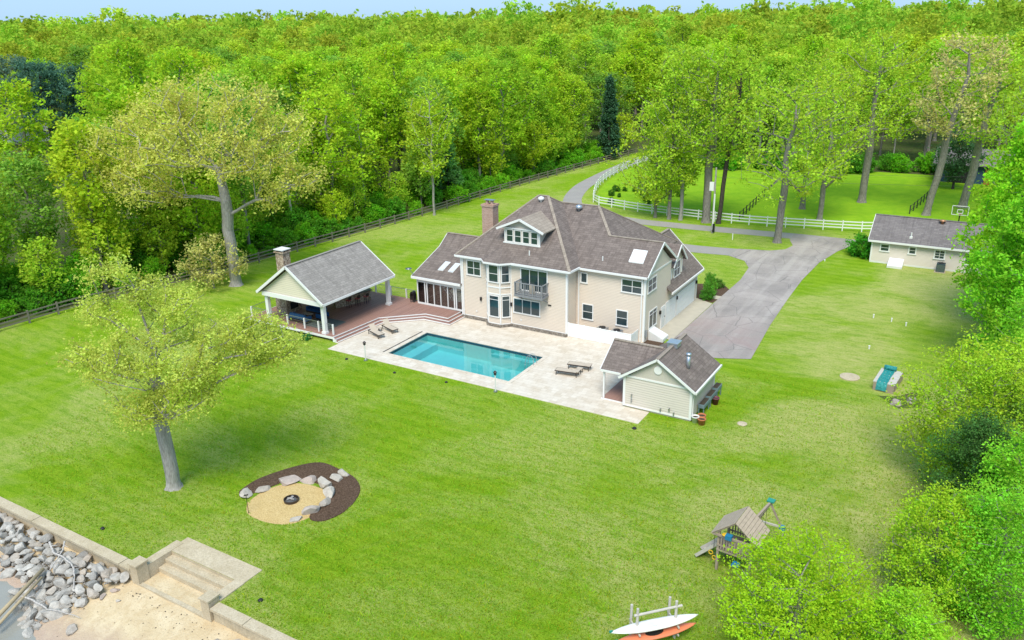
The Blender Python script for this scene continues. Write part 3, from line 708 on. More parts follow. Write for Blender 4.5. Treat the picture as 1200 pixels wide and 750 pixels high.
# ridge and hip caps
def caps(parent, lines, w=.26, mat='shingle_cap'):
    for a, b_ in lines:
        m = MB(); m.bar(Vector(a) + Vector((0, 0, .0)), Vector(b_) + Vector((0, 0, .0)), w, .07); m.build('ridge_cap', mat, parent)
caps(roof1, [(A_, B_), (A_, FL), (B_, FR_), (B_, RR)])
caps(roof2, [(r2L, r2R), (r2R, wj), (r2R, (-26.84, 75.8, 6.13)), (wj, we)])
caps(roof3, [((-28.3, 68.6, 6.86), (-28.3, 77.25, 6.86))])
# gutters, fascia, rakes
def fascia(pts, name='gutter', w=.13, h=.17, mat='white'):
    for a, b_ in zip(pts[:-1], pts[1:]):
        m = MB(); m.bar(a, b_, w, h); m.build(name, mat, H)
fascia([(-43.25, 75.2, 6.17), (-43.25, 61.05, 6.17), (-31.15, 61.05, 6.17), (-31.15, 63.0, 6.12)])
fascia([(-31.12, 62.96, 6.04), (-24.75, 62.96, 6.04)])
fascia([(-24.45, 68.5, 3.13), (-24.45, 77.3, 3.13)])
fascia([(-24.68, 62.95, 6.06), (-24.68, 66.5, 8.34)], 'rake_board', .06, .20); fascia([(-24.68, 66.5, 8.34), (-24.68, 70.0, 6.06)], 'rake_board', .06, .20)
fascia([(-28.3, 77.33, 6.79), (-24.5, 77.33, 3.18)], 'rake_board', .06, .20)
m = MB().box(-43.2, -31.2, 61.1, 61.44, 6.02, 6.07).box(-31.2, -24.75, 63.0, 63.32, 5.94, 5.99); m.build('soffit', 'white', H)
# corner boards and downspouts
for (x0, x1, y0, y1, z0, z1) in ((-42.9, -42.74, YM - .03, YM + .15, .24, 6.02), (-31.72, -31.54, YM - .03, YM + .15, .24, 6.02), (-25.16, XE + .03, YW - .03, YW + .15, .1, 5.94), (-24.99, -24.96, 76.8, 77.03, .0, 3.1)):
    box('corner_board', 'white', H, x0, x1, y0, y1, z0, z1)
for (x, y, z1) in ((-31.35, YW - .06, 5.95), (-25.3, YW - .07, 5.95), (-42.6, YM - .07, 6.0)):
    MB().box(x - .05, x + .05, y - .05, y + .05, .1, z1).build('downspout', 'white', H)
box('frieze_board', 'white', H, -42.74, -31.72, YM - .025, YM + .1, 5.86, 6.02); box('frieze_board', 'white', H, -31.3, -25.16, YW - .025, YW + .1, 5.8, 5.94)
box('base_trim', 'white', H, -42.74, -39.95, YM - .03, YM + .1, .24, .36); box('base_trim', 'white', H, -37.4, -31.72, YM - .03, YM + .1, .24, .36)
# windows on the pool front
win(H, 'S', YM, -42.18, -40.58, 4.38, 5.84, 2, 2)
win(H, 'S', YM, -37.12, -34.28, 1.45, 2.90, 3, 1)
win(H, 'S', YM, -36.32, -33.51, 3.75, 5.84, 3, 1, name='balcony_door')
win(H, 'S', YW, -31.2, -30.5, 4.68, 5.66, 1, 1); win(H, 'S', YW, -27.25, -25.2, 4.42, 5.66, 2, 2)
win(H, 'S', YW, -31.0, -29.88, 1.27, 2.77, 1, 2); win(H, 'S', YW, -27.67, -26.52, 1.25, 2.74, 1, 2)
# east side
win(H, 'E', XE, 63.75, 65.75, 4.40, 5.66, 2, 2); win(H, 'E', XE, 64.3, 66.15, .92, 2.60, 2, 2, rowsplit=.76)
m = MB(); obx(m, (XE, 0), *E_, 67.2, 68.15, .004, .07, .02, 2.12); dr = m.build('door', 'white', H)
for z0, z1 in ((.2, .9), (1.0, 1.9)):
    m = MB(); obx(m, (XE, 0), *E_, 67.35, 68.0, .07, .085, z0, z1); m.build('panel', 'white_old', dr)
m = MB(); obx(m, (XE, 0), *E_, 67.98, 68.05, .07, .13, 1.0, 1.08); m.build('handle', 'metal_dark', dr)
for (y0, y1) in ((68.45, 70.95), (71.35, 76.25)):
    m = MB(); obx(m, (XE, 0), *E_, y0 - .12, y0, .004, .06, .02, 2.22); obx(m, (XE, 0), *E_, y1, y1 + .12, .004, .06, .02, 2.22); obx(m, (XE, 0), *E_, y0, y1, .004, .058, 2.1, 2.22)
    gd = m.build('garage_door', 'white', H)
    nc = 2 if y1 - y0 < 3 else 4
    for k in range(4):
        for c in range(nc):
            w_ = (y1 - y0) / nc; p = MB(); obx(p, (XE, 0), *E_, y0 + w_ * c + .015, y0 + w_ * (c + 1) - .015, .006, .045, .03 + k * .518, .03 + (k + 1) * .518 - .02); p.build('panel', 'white_vinyl', gd)
# wall lamps and vents
for (x, y, z, f) in ((-40.65, YM, 2.2, 'S'), (-37.32, YM, 2.2, 'S'), (XE, 66.9, 1.75, 'E'), (XE, 71.15, 1.9, 'E'), (XE, 76.7, 1.9, 'E')):
    m = MB()
    if f == 'S': m.box(x - .08, x + .08, y - .16, y - .002, z - .16, z + .16)
    else: m.box(x + .002, x + .17, y - .08, y + .08, z - .16, z + .16)
    m.build('wall_lamp', 'metal_dark', H)
box('wall_vent', 'metal_dark', H, -33.5, -33.16, YM - .06, YM - .002, 2.68, 2.78)
for (x, z) in ((-36.3, .75), (-41.2, .8)): box('outlet_cover', 'white_old', H, x - .08, x + .08, YM - .05, YM - .002, z, z + .14)
m = MB().box(-24.98, -24.85, 63.5, 63.8, .5, 1.1); m.build('meter_box', 'metal_grey', H)
# bay window
bay = MB(); poly = [(-40.0, YM + .1), (-39.42, 60.72), (-38.1, 60.72), (-37.36, YM + .1)]
bay.slab([(x, y, .2) for x, y in poly], (0, 0, 5.85)); bay = bay.build('bay_window', 'siding_house', H)
def bay_face(a, b_):
    d = (Vector(b_) - Vector(a)).normalized(); return (a, (d.x, d.y), (d.y, -d.x)), (Vector(b_) - Vector(a)).length
faces = [bay_face((-40.0, YM), (-39.42, 60.72)), bay_face((-39.42, 60.72), (-38.1, 60.72)), bay_face((-38.1, 60.72), (-37.36, YM))]
for (fc, ln) in faces:
    a = .12
    win(bay, fc, None, a, ln - a, 4.30, 5.95, 1, 2, .07, name='window_frame', flat=True)
    win(bay, fc, None, a, ln - a, .95, 3.05, 1, 2, .07, name='window_frame', flat=True, rowsplit=.80)
    for z0, z1 in ((.2, .34), (3.12, 3.24), (3.78, 3.9), (5.95, 6.06)):
        m = MB(); obx(m, fc[0], fc[1], fc[2], -.01, ln + .01, .002, .035, z0, z1); m.build('band', 'white', bay)
    for u in (0, ln):
        m = MB(); obx(m, fc[0], fc[1], fc[2], u - .05, u + .05, .001, .04, .34, 5.95); m.build('corner_strip', 'white', bay)
m = MB(); m.slab([(x, y, .0) for x, y in [(-40.2, YM), (-39.5, 60.48), (-38.0, 60.48), (-37.15, YM)]], (0, 0, .26)); m.build('stone_base', 'ledge_stone', bay)
ap = (-38.75, 62.75, 7.42); ev = [(-40.35, 61.12, 6.29), (-39.62, 60.4, 6.25), (-37.92, 60.4, 6.25), (-37.0, 61.12, 6.29)]
m = MB()
for a, b_ in zip(ev[:-1], ev[1:]): m.slab([a, b_, ap], (0, 0, -.10))
m.build('bay_roof', 'shingle_house', bay)
for a, b_ in zip(ev[:-1], ev[1:]):
    m = MB(); m.bar(Vector(a) + Vector((0, -.02, -.1)), Vector(b_) + Vector((0, -.02, -.1)), .10, .15); m.build('gutter', 'white', bay)
# balcony
bc = MB().box(-36.3, -33.42, 60.2, YM - .005, 3.50, 3.68).build('balcony', 'grey_wood', H)
for x in (-36.24, -35.3, -34.4, -33.48): box('post', 'grey_wood', bc, x - .05, x + .05, 60.22, 60.32, 3.68, 4.78)
for a, b_ in (((-36.3, 60.27), (-33.42, 60.27)), ((-36.25, 60.27), (-36.25, YM)), ((-33.47, 60.27), (-33.47, YM))):
    m = MB().bar((*a, 4.80), (*b_, 4.80), .12, .05); m.build('top_rail', 'grey_wood', bc)
    m = MB().bar((*a, 3.82), (*b_, 3.82), .06, .05); m.build('bottom_rail', 'grey_wood', bc)
    ln = (Vector(b_) - Vector(a)).length; k = int(ln / .19)
    for i in range(1, k):
        q = Vector(a) + (Vector(b_) - Vector(a)) * i / k; box('baluster', 'grey_wood', bc, q.x - .02, q.x + .02, q.y - .02, q.y + .02, 3.84, 4.78)
for x in (-36.2, -33.55): MB().bar((x, YM - .02, 2.95), (x, 60.5, 3.5), .1, .1).build('bracket', 'grey_wood', bc)
box('patio_chair_back', 'sling_fabric', bc, -35.1, -34.6, 60.9, 60.96, 3.7, 4.6)
# roof dormer on the pool side
DY = 62.98
dm = MB(); dm.slab([(-38.85, DY, 7.50), (-35.2, DY, 7.50), (-35.2, DY, 9.0), (-38.85, DY, 9.0)], (0, 3.2, 0)); dm = dm.build('dormer', 'siding_house', H)
m = MB(); m.slab([(-38.85, DY, 9.0), (-35.2, DY, 9.0), (-37.03, DY, 9.82)], (0, 3.2, 0)); m.build('pediment', 'stucco', dm)
for k in range(4):
    u0 = -38.68 + k * .86; win(dm, 'S', DY, u0, u0 + .76, 7.66, 8.84, 1, 2, .07, name='window_frame', flat=True)
pk, el, er = (-37.03, 9.97), (-39.5, 8.93), (-34.56, 8.93)
m = MB()
for e in (el, er):
    sgn = 1
    m.slab([(e[0], DY - .42, e[1]), (pk[0], DY - .42, pk[1]), (pk[0], 66.75, pk[1]), (e[0], 65.2, e[1])], (0, 0, -.10))
m.build('dormer_roof', 'shingle_cap', dm)
for e in (el, er): MB().bar((e[0], DY - .45, e[1] - .06), (pk[0], DY - .45, pk[1] - .06), .07, .20).build('rake_board', 'white', dm)
MB().bar((-39.05, DY - .06, 8.96), (-35.0, DY - .06, 8.96), .12, .12).build('entablature', 'white', dm)
MB().bar((-38.98, DY - .06, 7.56), (-35.08, DY - .06, 7.56), .12, .10).build('sill', 'white', dm)
for x in (-38.82, -35.23): box('corner_strip', 'white', dm, x - .07, x + .07, DY - .04, DY + .1, 7.6, 8.95)
# garage dormer facing the drive
GX = -25.25
gdm = MB(); gdm.slab([(GX, 70.15, 3.6), (GX, 73.0, 3.6), (GX, 73.0, 5.55), (GX, 70.15, 5.55)], (-2.6, 0, 0))
gdm.slab([(GX, 70.15, 5.55), (GX, 73.0, 5.55), (GX, 71.575, 6.85)], (-2.6, 0, 0)); gdm = gdm.build('dormer', 'siding_house', H)
win(gdm, 'E', GX, 70.75, 72.45, 3.85, 5.40, 2, 2, .10, name='window_frame', flat=True)
m = MB()
for ye in (69.8, 73.35): m.slab([(-24.9, ye, 5.22), (-24.9, 71.575, 6.98), (-28.3, 71.575, 6.98), (-27.0, ye, 5.22)], (0, 0, -.10))
m.build('dormer_roof', 'shingle_house', gdm)
for ye in (69.8, 73.35): MB().bar((-24.87, ye, 5.15), (-24.87, 71.575, 6.91), .07, .18).build('rake_board', 'white', gdm)
for y in (70.2, 72.95): box('corner_strip', 'white', gdm, GX - .1, GX + .03, y - .08, y + .08, 3.7, 5.5)
# sunroom
sun_w = MB(); SY = 61.62; SXL = -48.35
sun_w.box(SXL, -42.86, 67.6, 67.8, .45, 3.1); sun_w.box(SXL, SXL + .15, 64.2, 67.6, .45, 3.1); sun_w.build('sunroom_wall', 'siding_house', H)
box('sunroom_floor', 'deck', H, SXL, -42.86, SY, 67.6, .45, .49)
sf = MB()
for z0, z1 in ((.45, .62), (2.72, 3.12)): obx(sf, (0, SY), *S_, SXL, -42.87, -.06, .03, z0, z1)
ups = [SXL, -47.45, -47.2, -46.35, -45.55, -44.7, -43.95, -43.72, -43.0]
for i, u in enumerate(ups): obx(sf, (0, SY), *S_, u, u + (.12 if i not in (3, 4, 5) else .08), -.06, .028, .62, 2.72)
for z0, z1 in ((.45, .62), (2.72, 3.12)): obx(sf, (SXL, 0), *((0, 1), (-1, 0)), SY + .1, 64.2, -.12, .03, z0, z1)
for u in (62.6, 63.4, 64.1): obx(sf, (SXL, 0), *((0, 1), (-1, 0)), u, u + .1, -.06, .028, .62, 2.72)
sf = sf.build('sunroom_frame', 'white', H)
for a, b_ in zip(ups[:-1], ups[1:]):
    p = MB(); obx(p, (0, SY), *S_, a + .105, b_ - .003, -.05, -.03, .62, 2.72); p.build('pane', 'sunroom_glass', sf)
for a, b_ in ((61.75, 62.6), (62.7, 63.4), (63.5, 64.1)):
    p = MB(); obx(p, (SXL, 0), *((0, 1), (-1, 0)), a, b_, -.05, -.03, .62, 2.72); p.build('pane', 'sunroom_glass', sf)
box('sunroom_table', 'weathered_wood', H, -46.6, -45.0, 63.6, 64.6, .49, 1.2)
sx0, sx1 = -48.72, -42.8
roof4 = roofslab('roof', 'shingle_house', H, [[(sx0, 61.3, 3.33), (sx1, 61.3, 3.33), (sx1, 66.2, 5.16), (sx0, 66.2, 5.16)], [(sx0, 66.2, 5.16), (sx1, 66.2, 5.16), (sx1, 67.75, 6.25), (sx0, 67.75, 6.25)],
        [(sx0, 67.75, 6.25), (sx1, 67.75, 6.25), (sx1, 70.5, 4.3), (sx0, 70.5, 4.3)]])
caps(roof4, [((sx0, 67.75, 6.25), (sx1, 67.75, 6.25))])
fascia([(sx0, 61.25, 3.22), (-42.9, 61.25, 3.22)], w=.14, h=.22)
fascia([(sx0 - .02, 61.3, 3.27), (sx0 - .02, 66.2, 5.10), (sx0 - .02, 67.75, 6.19)], 'rake_board', .05, .16)
for x in (-46.45, -45.25):                                    # two skylights
    def rp(xx, y): return (xx, y, 3.33 + (y - 61.3) * .3735 + .03)
    m = MB(); m.slab([rp(x, 62.62), rp(x + .62, 62.62), rp(x + .62, 63.98), rp(x, 63.98)], (0, 0, .07)); sk = m.build('skylight', 'white', roof4)
# NB glazing sits proud of its kerb
for x in (-46.45, -45.25):
    m = MB(); m.slab([(rp(x + .06, 62.62)[0], 62.62, rp(0, 62.68)[2] + .072), (x + .56, 62.62, rp(0, 62.68)[2] + .072), (x + .56, 63.92, rp(0, 63.92)[2] + .072), (x + .06, 63.92, rp(0, 63.92)[2] + .072)], (0, 0, .012)); m.build('skylight_pane', 'skylight_glass', roof4)
def rw(x, y, dz=0): return (x, y, 6.13 + (y - 63.0) * .65 + dz)
m = MB(); m.slab([rw(-27.0, 64.15, .02), rw(-25.65, 64.15, .02), rw(-25.75, 65.36, .02), rw(-27.05, 65.36, .02)], (0, 0, .10)); m.build('skylight', 'white', roof2)
m = MB(); m.slab([rw(-26.92, 64.22, .122), rw(-25.75, 64.22, .122), rw(-25.83, 65.29, .122), rw(-26.97, 65.29, .122)], (0, 0, .012)); m.build('skylight_pane', 'skylight_glass', roof2)
def turbine(p, parent, mat='galvanised', s=1.0):
    MB().lathe([(.10 * s, -.25), (.10 * s, .12 * s), (.24 * s, .16 * s), (.30 * s, .30 * s), (.24 * s, .44 * s), (.08 * s, .50 * s)], p, 14).build('roof_vent', mat, parent, True)
turbine((-37.5, 67.45, 10.6), roof1, 'white_vinyl'); turbine((-34.1, 68.65, 9.85), roof2, 'galvanised', 1.1); turbine((-43.9, 67.0, 5.75), roof4, 'galvanised')
for p in ((-29.4, 64.0, 6.7), (-35.7, 62.0, 6.9)):
    MB().tube(p, (p[0], p[1], p[2] + .45), .06).build('vent_pipe', 'white_old', roof2)
# chimney
ch = MB().box(-44.15, -42.87, 67.3, 68.35, .0, 9.55).box(-44.22, -42.8, 67.23, 68.42, 9.55, 9.75).build('chimney', 'brick', H)
for x in (-43.8, -43.25): MB().lathe([(.17, 0), (.17, .35), (.13, .36), (.13, .05)], (x, 67.82, 9.75), 12).build('flue', 'brick', ch)
box('flue_cap', 'metal_grey', ch, -44.05, -43.0, 67.55, 68.1, 10.13, 10.17)
# satellite dish
sd = MB().tube((-48.6, 61.5, 3.4), (-48.85, 61.3, 3.9), .03)
sd.build('dish_arm', 'metal_grey', H); MB().lathe([(.02, 0), (.20, .03), (.33, .11), (.34, .12)], (-48.95, 61.2, 3.95), 14).build('satellite_dish', 'metal_grey', H, True)

# white vinyl fence in front of the wing
vf = thing('vinyl_fence', 'white vinyl privacy fence screening equipment below the house wing', 'fence', (-28.5, 61.6, 0))
vx = [-31.5, -29.95, -28.4, -26.85, -25.5]
for x in vx: box('post', 'white_vinyl', vf, x - .06, x + .06, 61.54, 61.66, 0, 1.36)
for a, b_ in zip(vx[:-1], vx[1:]): box('panel', 'white_vinyl', vf, a + .06, b_ - .06, 61.58, 61.62, .05, 1.26); box('rail', 'white_vinyl', vf, a + .06, b_ - .06, 61.56, 61.64, 1.26, 1.32)
box('panel', 'white_vinyl', vf, -25.52, -25.48, 61.66, 63.28, .05, 1.26)
for i, x in enumerate((-28.6, -27.2)):
    eq = thing('pool_equipment', ('grey pool pump unit', 'grey pool heater unit')[i] + ' behind the white vinyl fence', 'equipment', (x, 62.5, 0))
    MB().box(x - .45, x + .45, 62.15, 62.85, .04, 1.1).build('casing', 'metal_grey', eq); MB().lathe([(.3, 0), (.3, .06)], (x, 62.5, 1.1), 12).build('grille', 'dark', eq)
bh = thing('cellar_bulkhead', 'white sloping cellar hatch at the garage corner of the house', 'hatch', (-24, 65, 0))
m = MB(); m.slab([(-24.95, 64.2, 0), (-24.95, 64.2, .85), (-23.55, 64.2, .25), (-23.55, 64.2, 0)], (0, 1.35, 0)); m.build('hatch_frame', 'white_old', bh)
for k in range(2):
    m = MB(); y = 64.24 + k * .66; m.slab([(-24.93, y, .865), (-23.57, y, .28), (-23.57, y + .62, .28), (-24.93, y + .62, .865)], (0, 0, .03)); m.build('hatch_door', 'white', bh)

# ------------------------------------------------------------------ deck and pavilion
DZ = .45
dk = thing('deck', 'reddish brown timber deck with white edged steps beside the pool terrace', 'deck', (-51, 56, 0))
edge = [(-49.42, 50.42), (-49.06, 56.4), (-45.8, 59.42), (-43.15, 59.42), (-43.15, 61.5)]
top = [(-60.3, 50.42)] + edge + [(-48.3, 61.58), (-48.45, 62.4), (-60.3, 62.4)]
MB().slab([(x, y, DZ) for x, y in top], (0, 0, -.05)).build('deck_boards', 'deck', dk)
def offs(pts, d):
    out = []; P = [Vector((x, y)) for x, y in pts]
    for i in range(len(P)):
        n = Vector((0, 0))
        for a, b_ in ((i - 1, i), (i, i + 1)):
            if 0 <= a and b_ < len(P): q = (P[b_] - P[a]).normalized(); n += Vector((q.y, -q.x))
        n.normalize()
        if 0 < i < len(P) - 1:
            q = (P[i] - P[i - 1]).normalized(); n = n / max(.5, n.dot(Vector((q.y, -q.x))))
        out.append((P[i].x + n.x * d, P[i].y + n.y * d))
    return out
prev = edge; zt = DZ
for k in range(3):
    o_ = offs(edge, .32 * k); i_ = offs(edge, .32 * (k - 1)); zt = DZ - .15 * k
    for a in range(len(edge) - 1):
        if k:
            m = MB(); m.slab([(*i_[a], zt), (*i_[a + 1], zt), (*o_[a + 1], zt), (*o_[a], zt)], (0, 0, -.04)); m.build('tread', 'deck', dk)
        if k < 3:
            p, q = o_[a], o_[a + 1]
            m = MB(); m.bar((*p, zt - .035), (*q, zt - .035), .045, .085); m.build('nosing', 'white', dk)
            if k < 2 or True:
                m = MB(); m.bar((*p, zt - .12), (*q, zt - .12), .02, .10); m.build('riser', 'deck', dk)
MB().bar((-60.3, 50.40, .36), (-49.42, 50.40, .36), .05, .20).build('rim_board', 'white', dk)
MB().bar((-60.32, 50.4, .36), (-60.32, 62.4, .36), .05, .20).build('rim_board', 'white', dk)
MB().slab([(-49.42, 50.40, .45), (-48.78, 50.40, 0), (-49.42, 50.40, 0)], (0, .05, 0)).build('stringer', 'white', dk)
for x in (-59, -56.5, -54, -51.5, -50): box('deck_post', 'weathered_wood', dk, x - .07, x + .07, 50.6, 50.74, 0, .4)
rp_pts = [(-60.15, 62.3), (-58.3, 62.3), (-56.3, 62.3), (-54.3, 62.3), (-52.3, 62.3), (-50.3, 62.3), (-48.6, 62.3)]
for x, y in rp_pts: box('rail_post', 'white', dk, x - .06, x + .06, y - .06, y + .06, DZ, DZ + 1.0)
rq = [(-60.15, 62.3), (-60.15, 59), (-60.15, 56), (-60.15, 53), (-60.15, 50.9), (-57.5, 50.9), (-55.4, 50.9), (-53.25, 50.9), (-51.5, 50.9), (-49.75, 50.9)]
for x, y in rq[1:]: box('rail_post', 'white', dk, x - .06, x + .06, y - .06, y + .06, DZ, DZ + 1.0)
for P in (rp_pts, rq):
    for a, b_ in zip(P[:-1], P[1:]):
        MB().bar((*a, DZ + .97), (*b_, DZ + .97), .05, .04).build('handrail', 'metal_grey', dk)
        for z in (.25, .45, .65, .82): MB().bar((*a, DZ + z), (*b_, DZ + z), .012, .012).build('cable', 'metal_grey', dk)

pv = thing('pavilion', 'open white-posted pavilion with grey shingled gable roof on the deck', 'pavilion', (-54.1, 55.2, 0))
X0, X1, Y0, Y1, ze, zr = -58.25, -50.0, 50.15, 60.25, 3.50, 6.45; XC = (X0 + X1) / 2
prf = roofslab('roof', 'shingle_pavilion', pv, [[(X1, Y0, ze), (X1, Y1, ze), (XC, Y1, zr), (XC, Y0, zr)], [(X0, Y0, ze), (XC, Y0, zr), (XC, Y1, zr), (X0, Y1, ze)]], .16)
caps(prf, [((XC, Y0, zr), (XC, Y1, zr))], .28, 'shingle_pavilion')
m = MB(); gable_wall(m, 'Y', 50.5, 50.62, X0 + .45, X1 - .45, 3.55, 6.12); m.build('gable', 'siding_pavilion', pv)
m = MB(); gable_wall(m, 'Y', 59.8, 59.92, X0 + .45, X1 - .45, 3.55, 6.12); m.build('gable', 'siding_pavilion', pv)
for xe in (X0, X1):
    for yy in (Y0 - .03, Y1 + .03): MB().bar((xe, yy, ze - .07), (XC, yy, zr - .07), .06, .24).build('rake_board', 'white', pv)
    MB().bar((xe, Y0, ze - .10), (xe, Y1, ze - .10), .12, .20).build('gutter', 'white', pv)
px_ = (X0 + .62, X1 - .62)
for x in px_: box('beam', 'white', pv, x - .17, x + .17, 50.45, 59.95, 3.15, 3.48)
for y in (50.55, 59.85): box('beam', 'white', pv, px_[0] - .2, px_[1] + .2, y - .18, y + .18, 3.12, 3.52)
for x in px_:
    for y in (50.8, 59.85):
        p = MB().box(x - .17, x + .17, y - .17, y + .17, DZ, 3.15).build('post', 'white', pv)
        MB().box(x - .24, x + .24, y - .24, y + .24, DZ + .002, DZ + .22).build('post_base', 'white', p)
box('ceiling', 'weathered_wood', pv, X0 + .5, X1 - .5, 50.65, 59.75, 3.50, 3.56)
pch = MB().box(-58.9, -57.5, 52.9, 54.9, DZ, 3.1).box(-58.75, -57.75, 53.4, 54.3, 3.1, 6.35).box(-58.85, -57.65, 53.3, 54.4, 6.35, 6.45).build('fireplace_chimney', 'stone_veneer', pv)
for x in (-58.7, -57.85):
    for y in (53.42, 54.2): box('cap_leg', 'stone_veneer', pch, x - .05, x + .12, y, y + .1, 6.45, 6.62)
box('cap_slab', 'white_old', pch, -58.85, -57.65, 53.3, 54.4, 6.62, 6.70)
box('firebox', 'dark', pch, -57.495, -57.47, 53.4, 54.4, DZ + .35, 1.5)
br = thing('stone_bar', 'stone faced outdoor bar counter under the pavilion roof', 'bar', (-54, 58.3, DZ))
MB().slab([(-55.3, 57.0, DZ), (-54.5, 56.5, DZ), (-53.2, 60.2, DZ), (-54.1, 60.6, DZ)], (0, 0, 1.0)).build('counter_base', 'stone_veneer', br)
MB().slab([(-55.45, 56.95, DZ + 1.002), (-54.42, 56.3, DZ + 1.002), (-53.0, 60.3, DZ + 1.002), (-54.1, 60.8, DZ + 1.002)], (0, 0, .07)).build('counter_top', 'metal_bronze', br)
for i, (x, y, lab) in enumerate(((-53.55, 57.3, 'dark bar stool at the near end of the stone bar'), (-53.2, 58.2, 'dark bar stool second from the near end of the bar'), (-52.85, 59.1, 'dark bar stool at the far end of the stone bar'))):
    s_ = thing('bar_stool', lab, 'stool', (x, y, DZ), 0, 'bar stools')
    for dx in (-.16, .16):
        for dy in (-.16, .16): MB().tube((x + dx, y + dy, DZ), (x + dx * .8, y + dy * .8, DZ + .72), .02).build('leg', 'metal_dark', s_)
    MB().box(x - .2, x + .2, y - .2, y + .2, DZ + .72, DZ + .79).build('seat', 'red_paint', s_)
    MB().box(x + .17, x + .2, y - .2, y + .2, DZ + .79, DZ + 1.1).build('backrest', 'metal_dark', s_)
def sofa(x, y, w, rz, lab):
    s_ = thing('outdoor_sofa', lab, 'sofa', (x, y, DZ), rz)
    MB().box(-w / 2, w / 2, -.4, .4, .12, .28).build('base', 'metal_bronze', s_, local=True)
    n = max(1, round(w / .75))
    for i in range(n):
        a = -w / 2 + .15 + (w - .3) * i / n; b_ = a + (w - .3) / n - .02
        MB().box(a, b_, -.38, .22, .28, .46).build('seat_cushion', 'blue_fabric', s_, local=True)
        MB().box(a, b_, .16, .38, .44, .86).build('back_cushion', 'blue_fabric', s_, local=True)
    for sx in (-1, 1): MB().box(sx * w / 2 - (.14 if sx > 0 else 0), sx * w / 2 + (.14 if sx < 0 else 0), -.4, .4, .28, .66).build('armrest', 'blue_fabric', s_, local=True)
    for sx in (-1, 1):
        for yy in (-.35, .35): MB().box(sx * (w / 2 - .08) - .03, sx * (w / 2 - .08) + .03, yy - .03, yy + .03, 0, .12).build('leg', 'metal_bronze', s_, local=True)
sofa(-54.9, 52.0, 2.2, math.pi, 'long blue outdoor sofa at the front of the pavilion'); sofa(-55.2, 54.5, 2.0, 0, 'blue outdoor sofa facing the front sofa by the fireplace')
sofa(-53.4, 53.4, .95, -math.pi / 2, 'blue armchair beside the rug under the pavilion')
o = box('outdoor_rug', 'rug', None, -54.2, -51.0, 51.5, 54.0, DZ + .004, DZ + .02); tag(o, 'dark grey rug on the deck near the corner post', 'rug')
ct = thing('coffee_table', 'low dark table between the blue sofas', 'table', (-55.1, 53.2, DZ)); MB().box(-55.6, -54.6, 53.0, 53.5, DZ + .34, DZ + .40).build('top', 'weathered_wood', ct)
for x in (-55.5, -54.7):
    for y in (53.05, 53.42): box('leg', 'metal_dark', ct, x - .03, x + .03, y - .03, y + .03, DZ, DZ + .34)
gr = thing('barbecue_grill', 'small black barbecue grill beside the sunroom corner', 'grill', (-48.95, 61.7, DZ))
MB().box(-49.25, -48.75, 61.5, 61.95, DZ + .25, DZ + .85).build('body', 'metal_dark', gr); MB().tube((-49.0, 61.5, DZ + .9), (-49.0, 61.95, DZ + .9), .22).build('lid', 'metal_dark', gr)
for x in (-49.2, -48.8):
    for y in (61.55, 61.9): box('leg', 'metal_dark', gr, x - .02, x + .02, y - .02, y + .02, DZ, DZ + .25)

# ------------------------------------------------------------------ swimming pool
pool = thing('swimming_pool', 'rectangular turquoise swimming pool with pale stone coping', 'swimming pool', (-37.2, 53.4, 0))
m = MB()
zb = -1.5
m.face([(PX0, PY0, zb), (PX1, PY0, zb), (PX1, PY1, zb), (PX0, PY1, zb)])
for a, b_ in (((PX0, PY0), (PX1, PY0)), ((PX1, PY0), (PX1, PY1)), ((PX1, PY1), (PX0, PY1)), ((PX0, PY1), (PX0, PY0))): m.face([(*a, zb), (*b_, zb), (*b_, -.25), (*a, -.25)])
m.build('basin', 'pool_plaster', pool)
m = MB(); e_ = .012
for a, b_ in (((PX0, PY0), (PX1, PY0)), ((PX1, PY0), (PX1, PY1)), ((PX1, PY1), (PX0, PY1)), ((PX0, PY1), (PX0, PY0))): m.face([(*a, -.25), (*b_, -.25), (*b_, .0), (*a, .0)])
m.build('tile_band', 'pool_tile', pool)
box('sun_shelf', 'pool_plaster', pool, PX0 + .01, PX0 + 1.1, PY0 + .01, PY1 - .01, zb + .01, -.85)
box('bench', 'pool_plaster', pool, -36.0, PX1 - .01, PY1 - .55, PY1 - .01, zb + .01, -.5)
MB().face([(PX0, PY0, -.10), (PX1, PY0, -.10), (PX1, PY1, -.10), (PX0, PY1, -.10)]).build('water', 'pool_water', pool)
cw = .34; nseg = 0
def coping(x0, x1, y0, y1, along):
    L_ = (x1 - x0) if along == 'x' else (y1 - y0); n = max(1, round(L_ / .62))
    for i in range(n):
        a, b_ = i / n, (i + 1) / n
        if along == 'x': box('coping_stone', 'white_old' if False else 'travertine', pool, x0 + L_ * a + .004, x0 + L_ * b_ - .004, y0, y1, -.02, .055)
        else: box('coping_stone', 'travertine', pool, x0, x1, y0 + L_ * a + .004, y0 + L_ * b_ - .004, -.02, .055)
coping(PX0 - cw, PX1 + cw, PY0 - cw, PY0, 'x'); coping(PX0 - cw, PX1 + cw, PY1, PY1 + cw, 'x'); coping(PX0 - cw, PX0, PY0, PY1, 'y'); coping(PX1, PX1 + cw, PY0, PY1, 'y')
box('cover_track', 'metal_dark', pool, PX0 - .62, PX0 - .50, PY0, PY1, .028, .040)
for y in (54.3, 54.8):
    P = smooth_path([(-31.0, y, .05), (-31.05, y, .7), (-31.5, y, .8), (-31.75, y, .2), (-31.8, y, -.5)], 4); m = MB()
    for a, b_ in zip(P[:-1], P[1:]): m.tube(a, b_, .025, .025, 6)
    m.build('ladder_rail', 'metal_grey', pool, True)
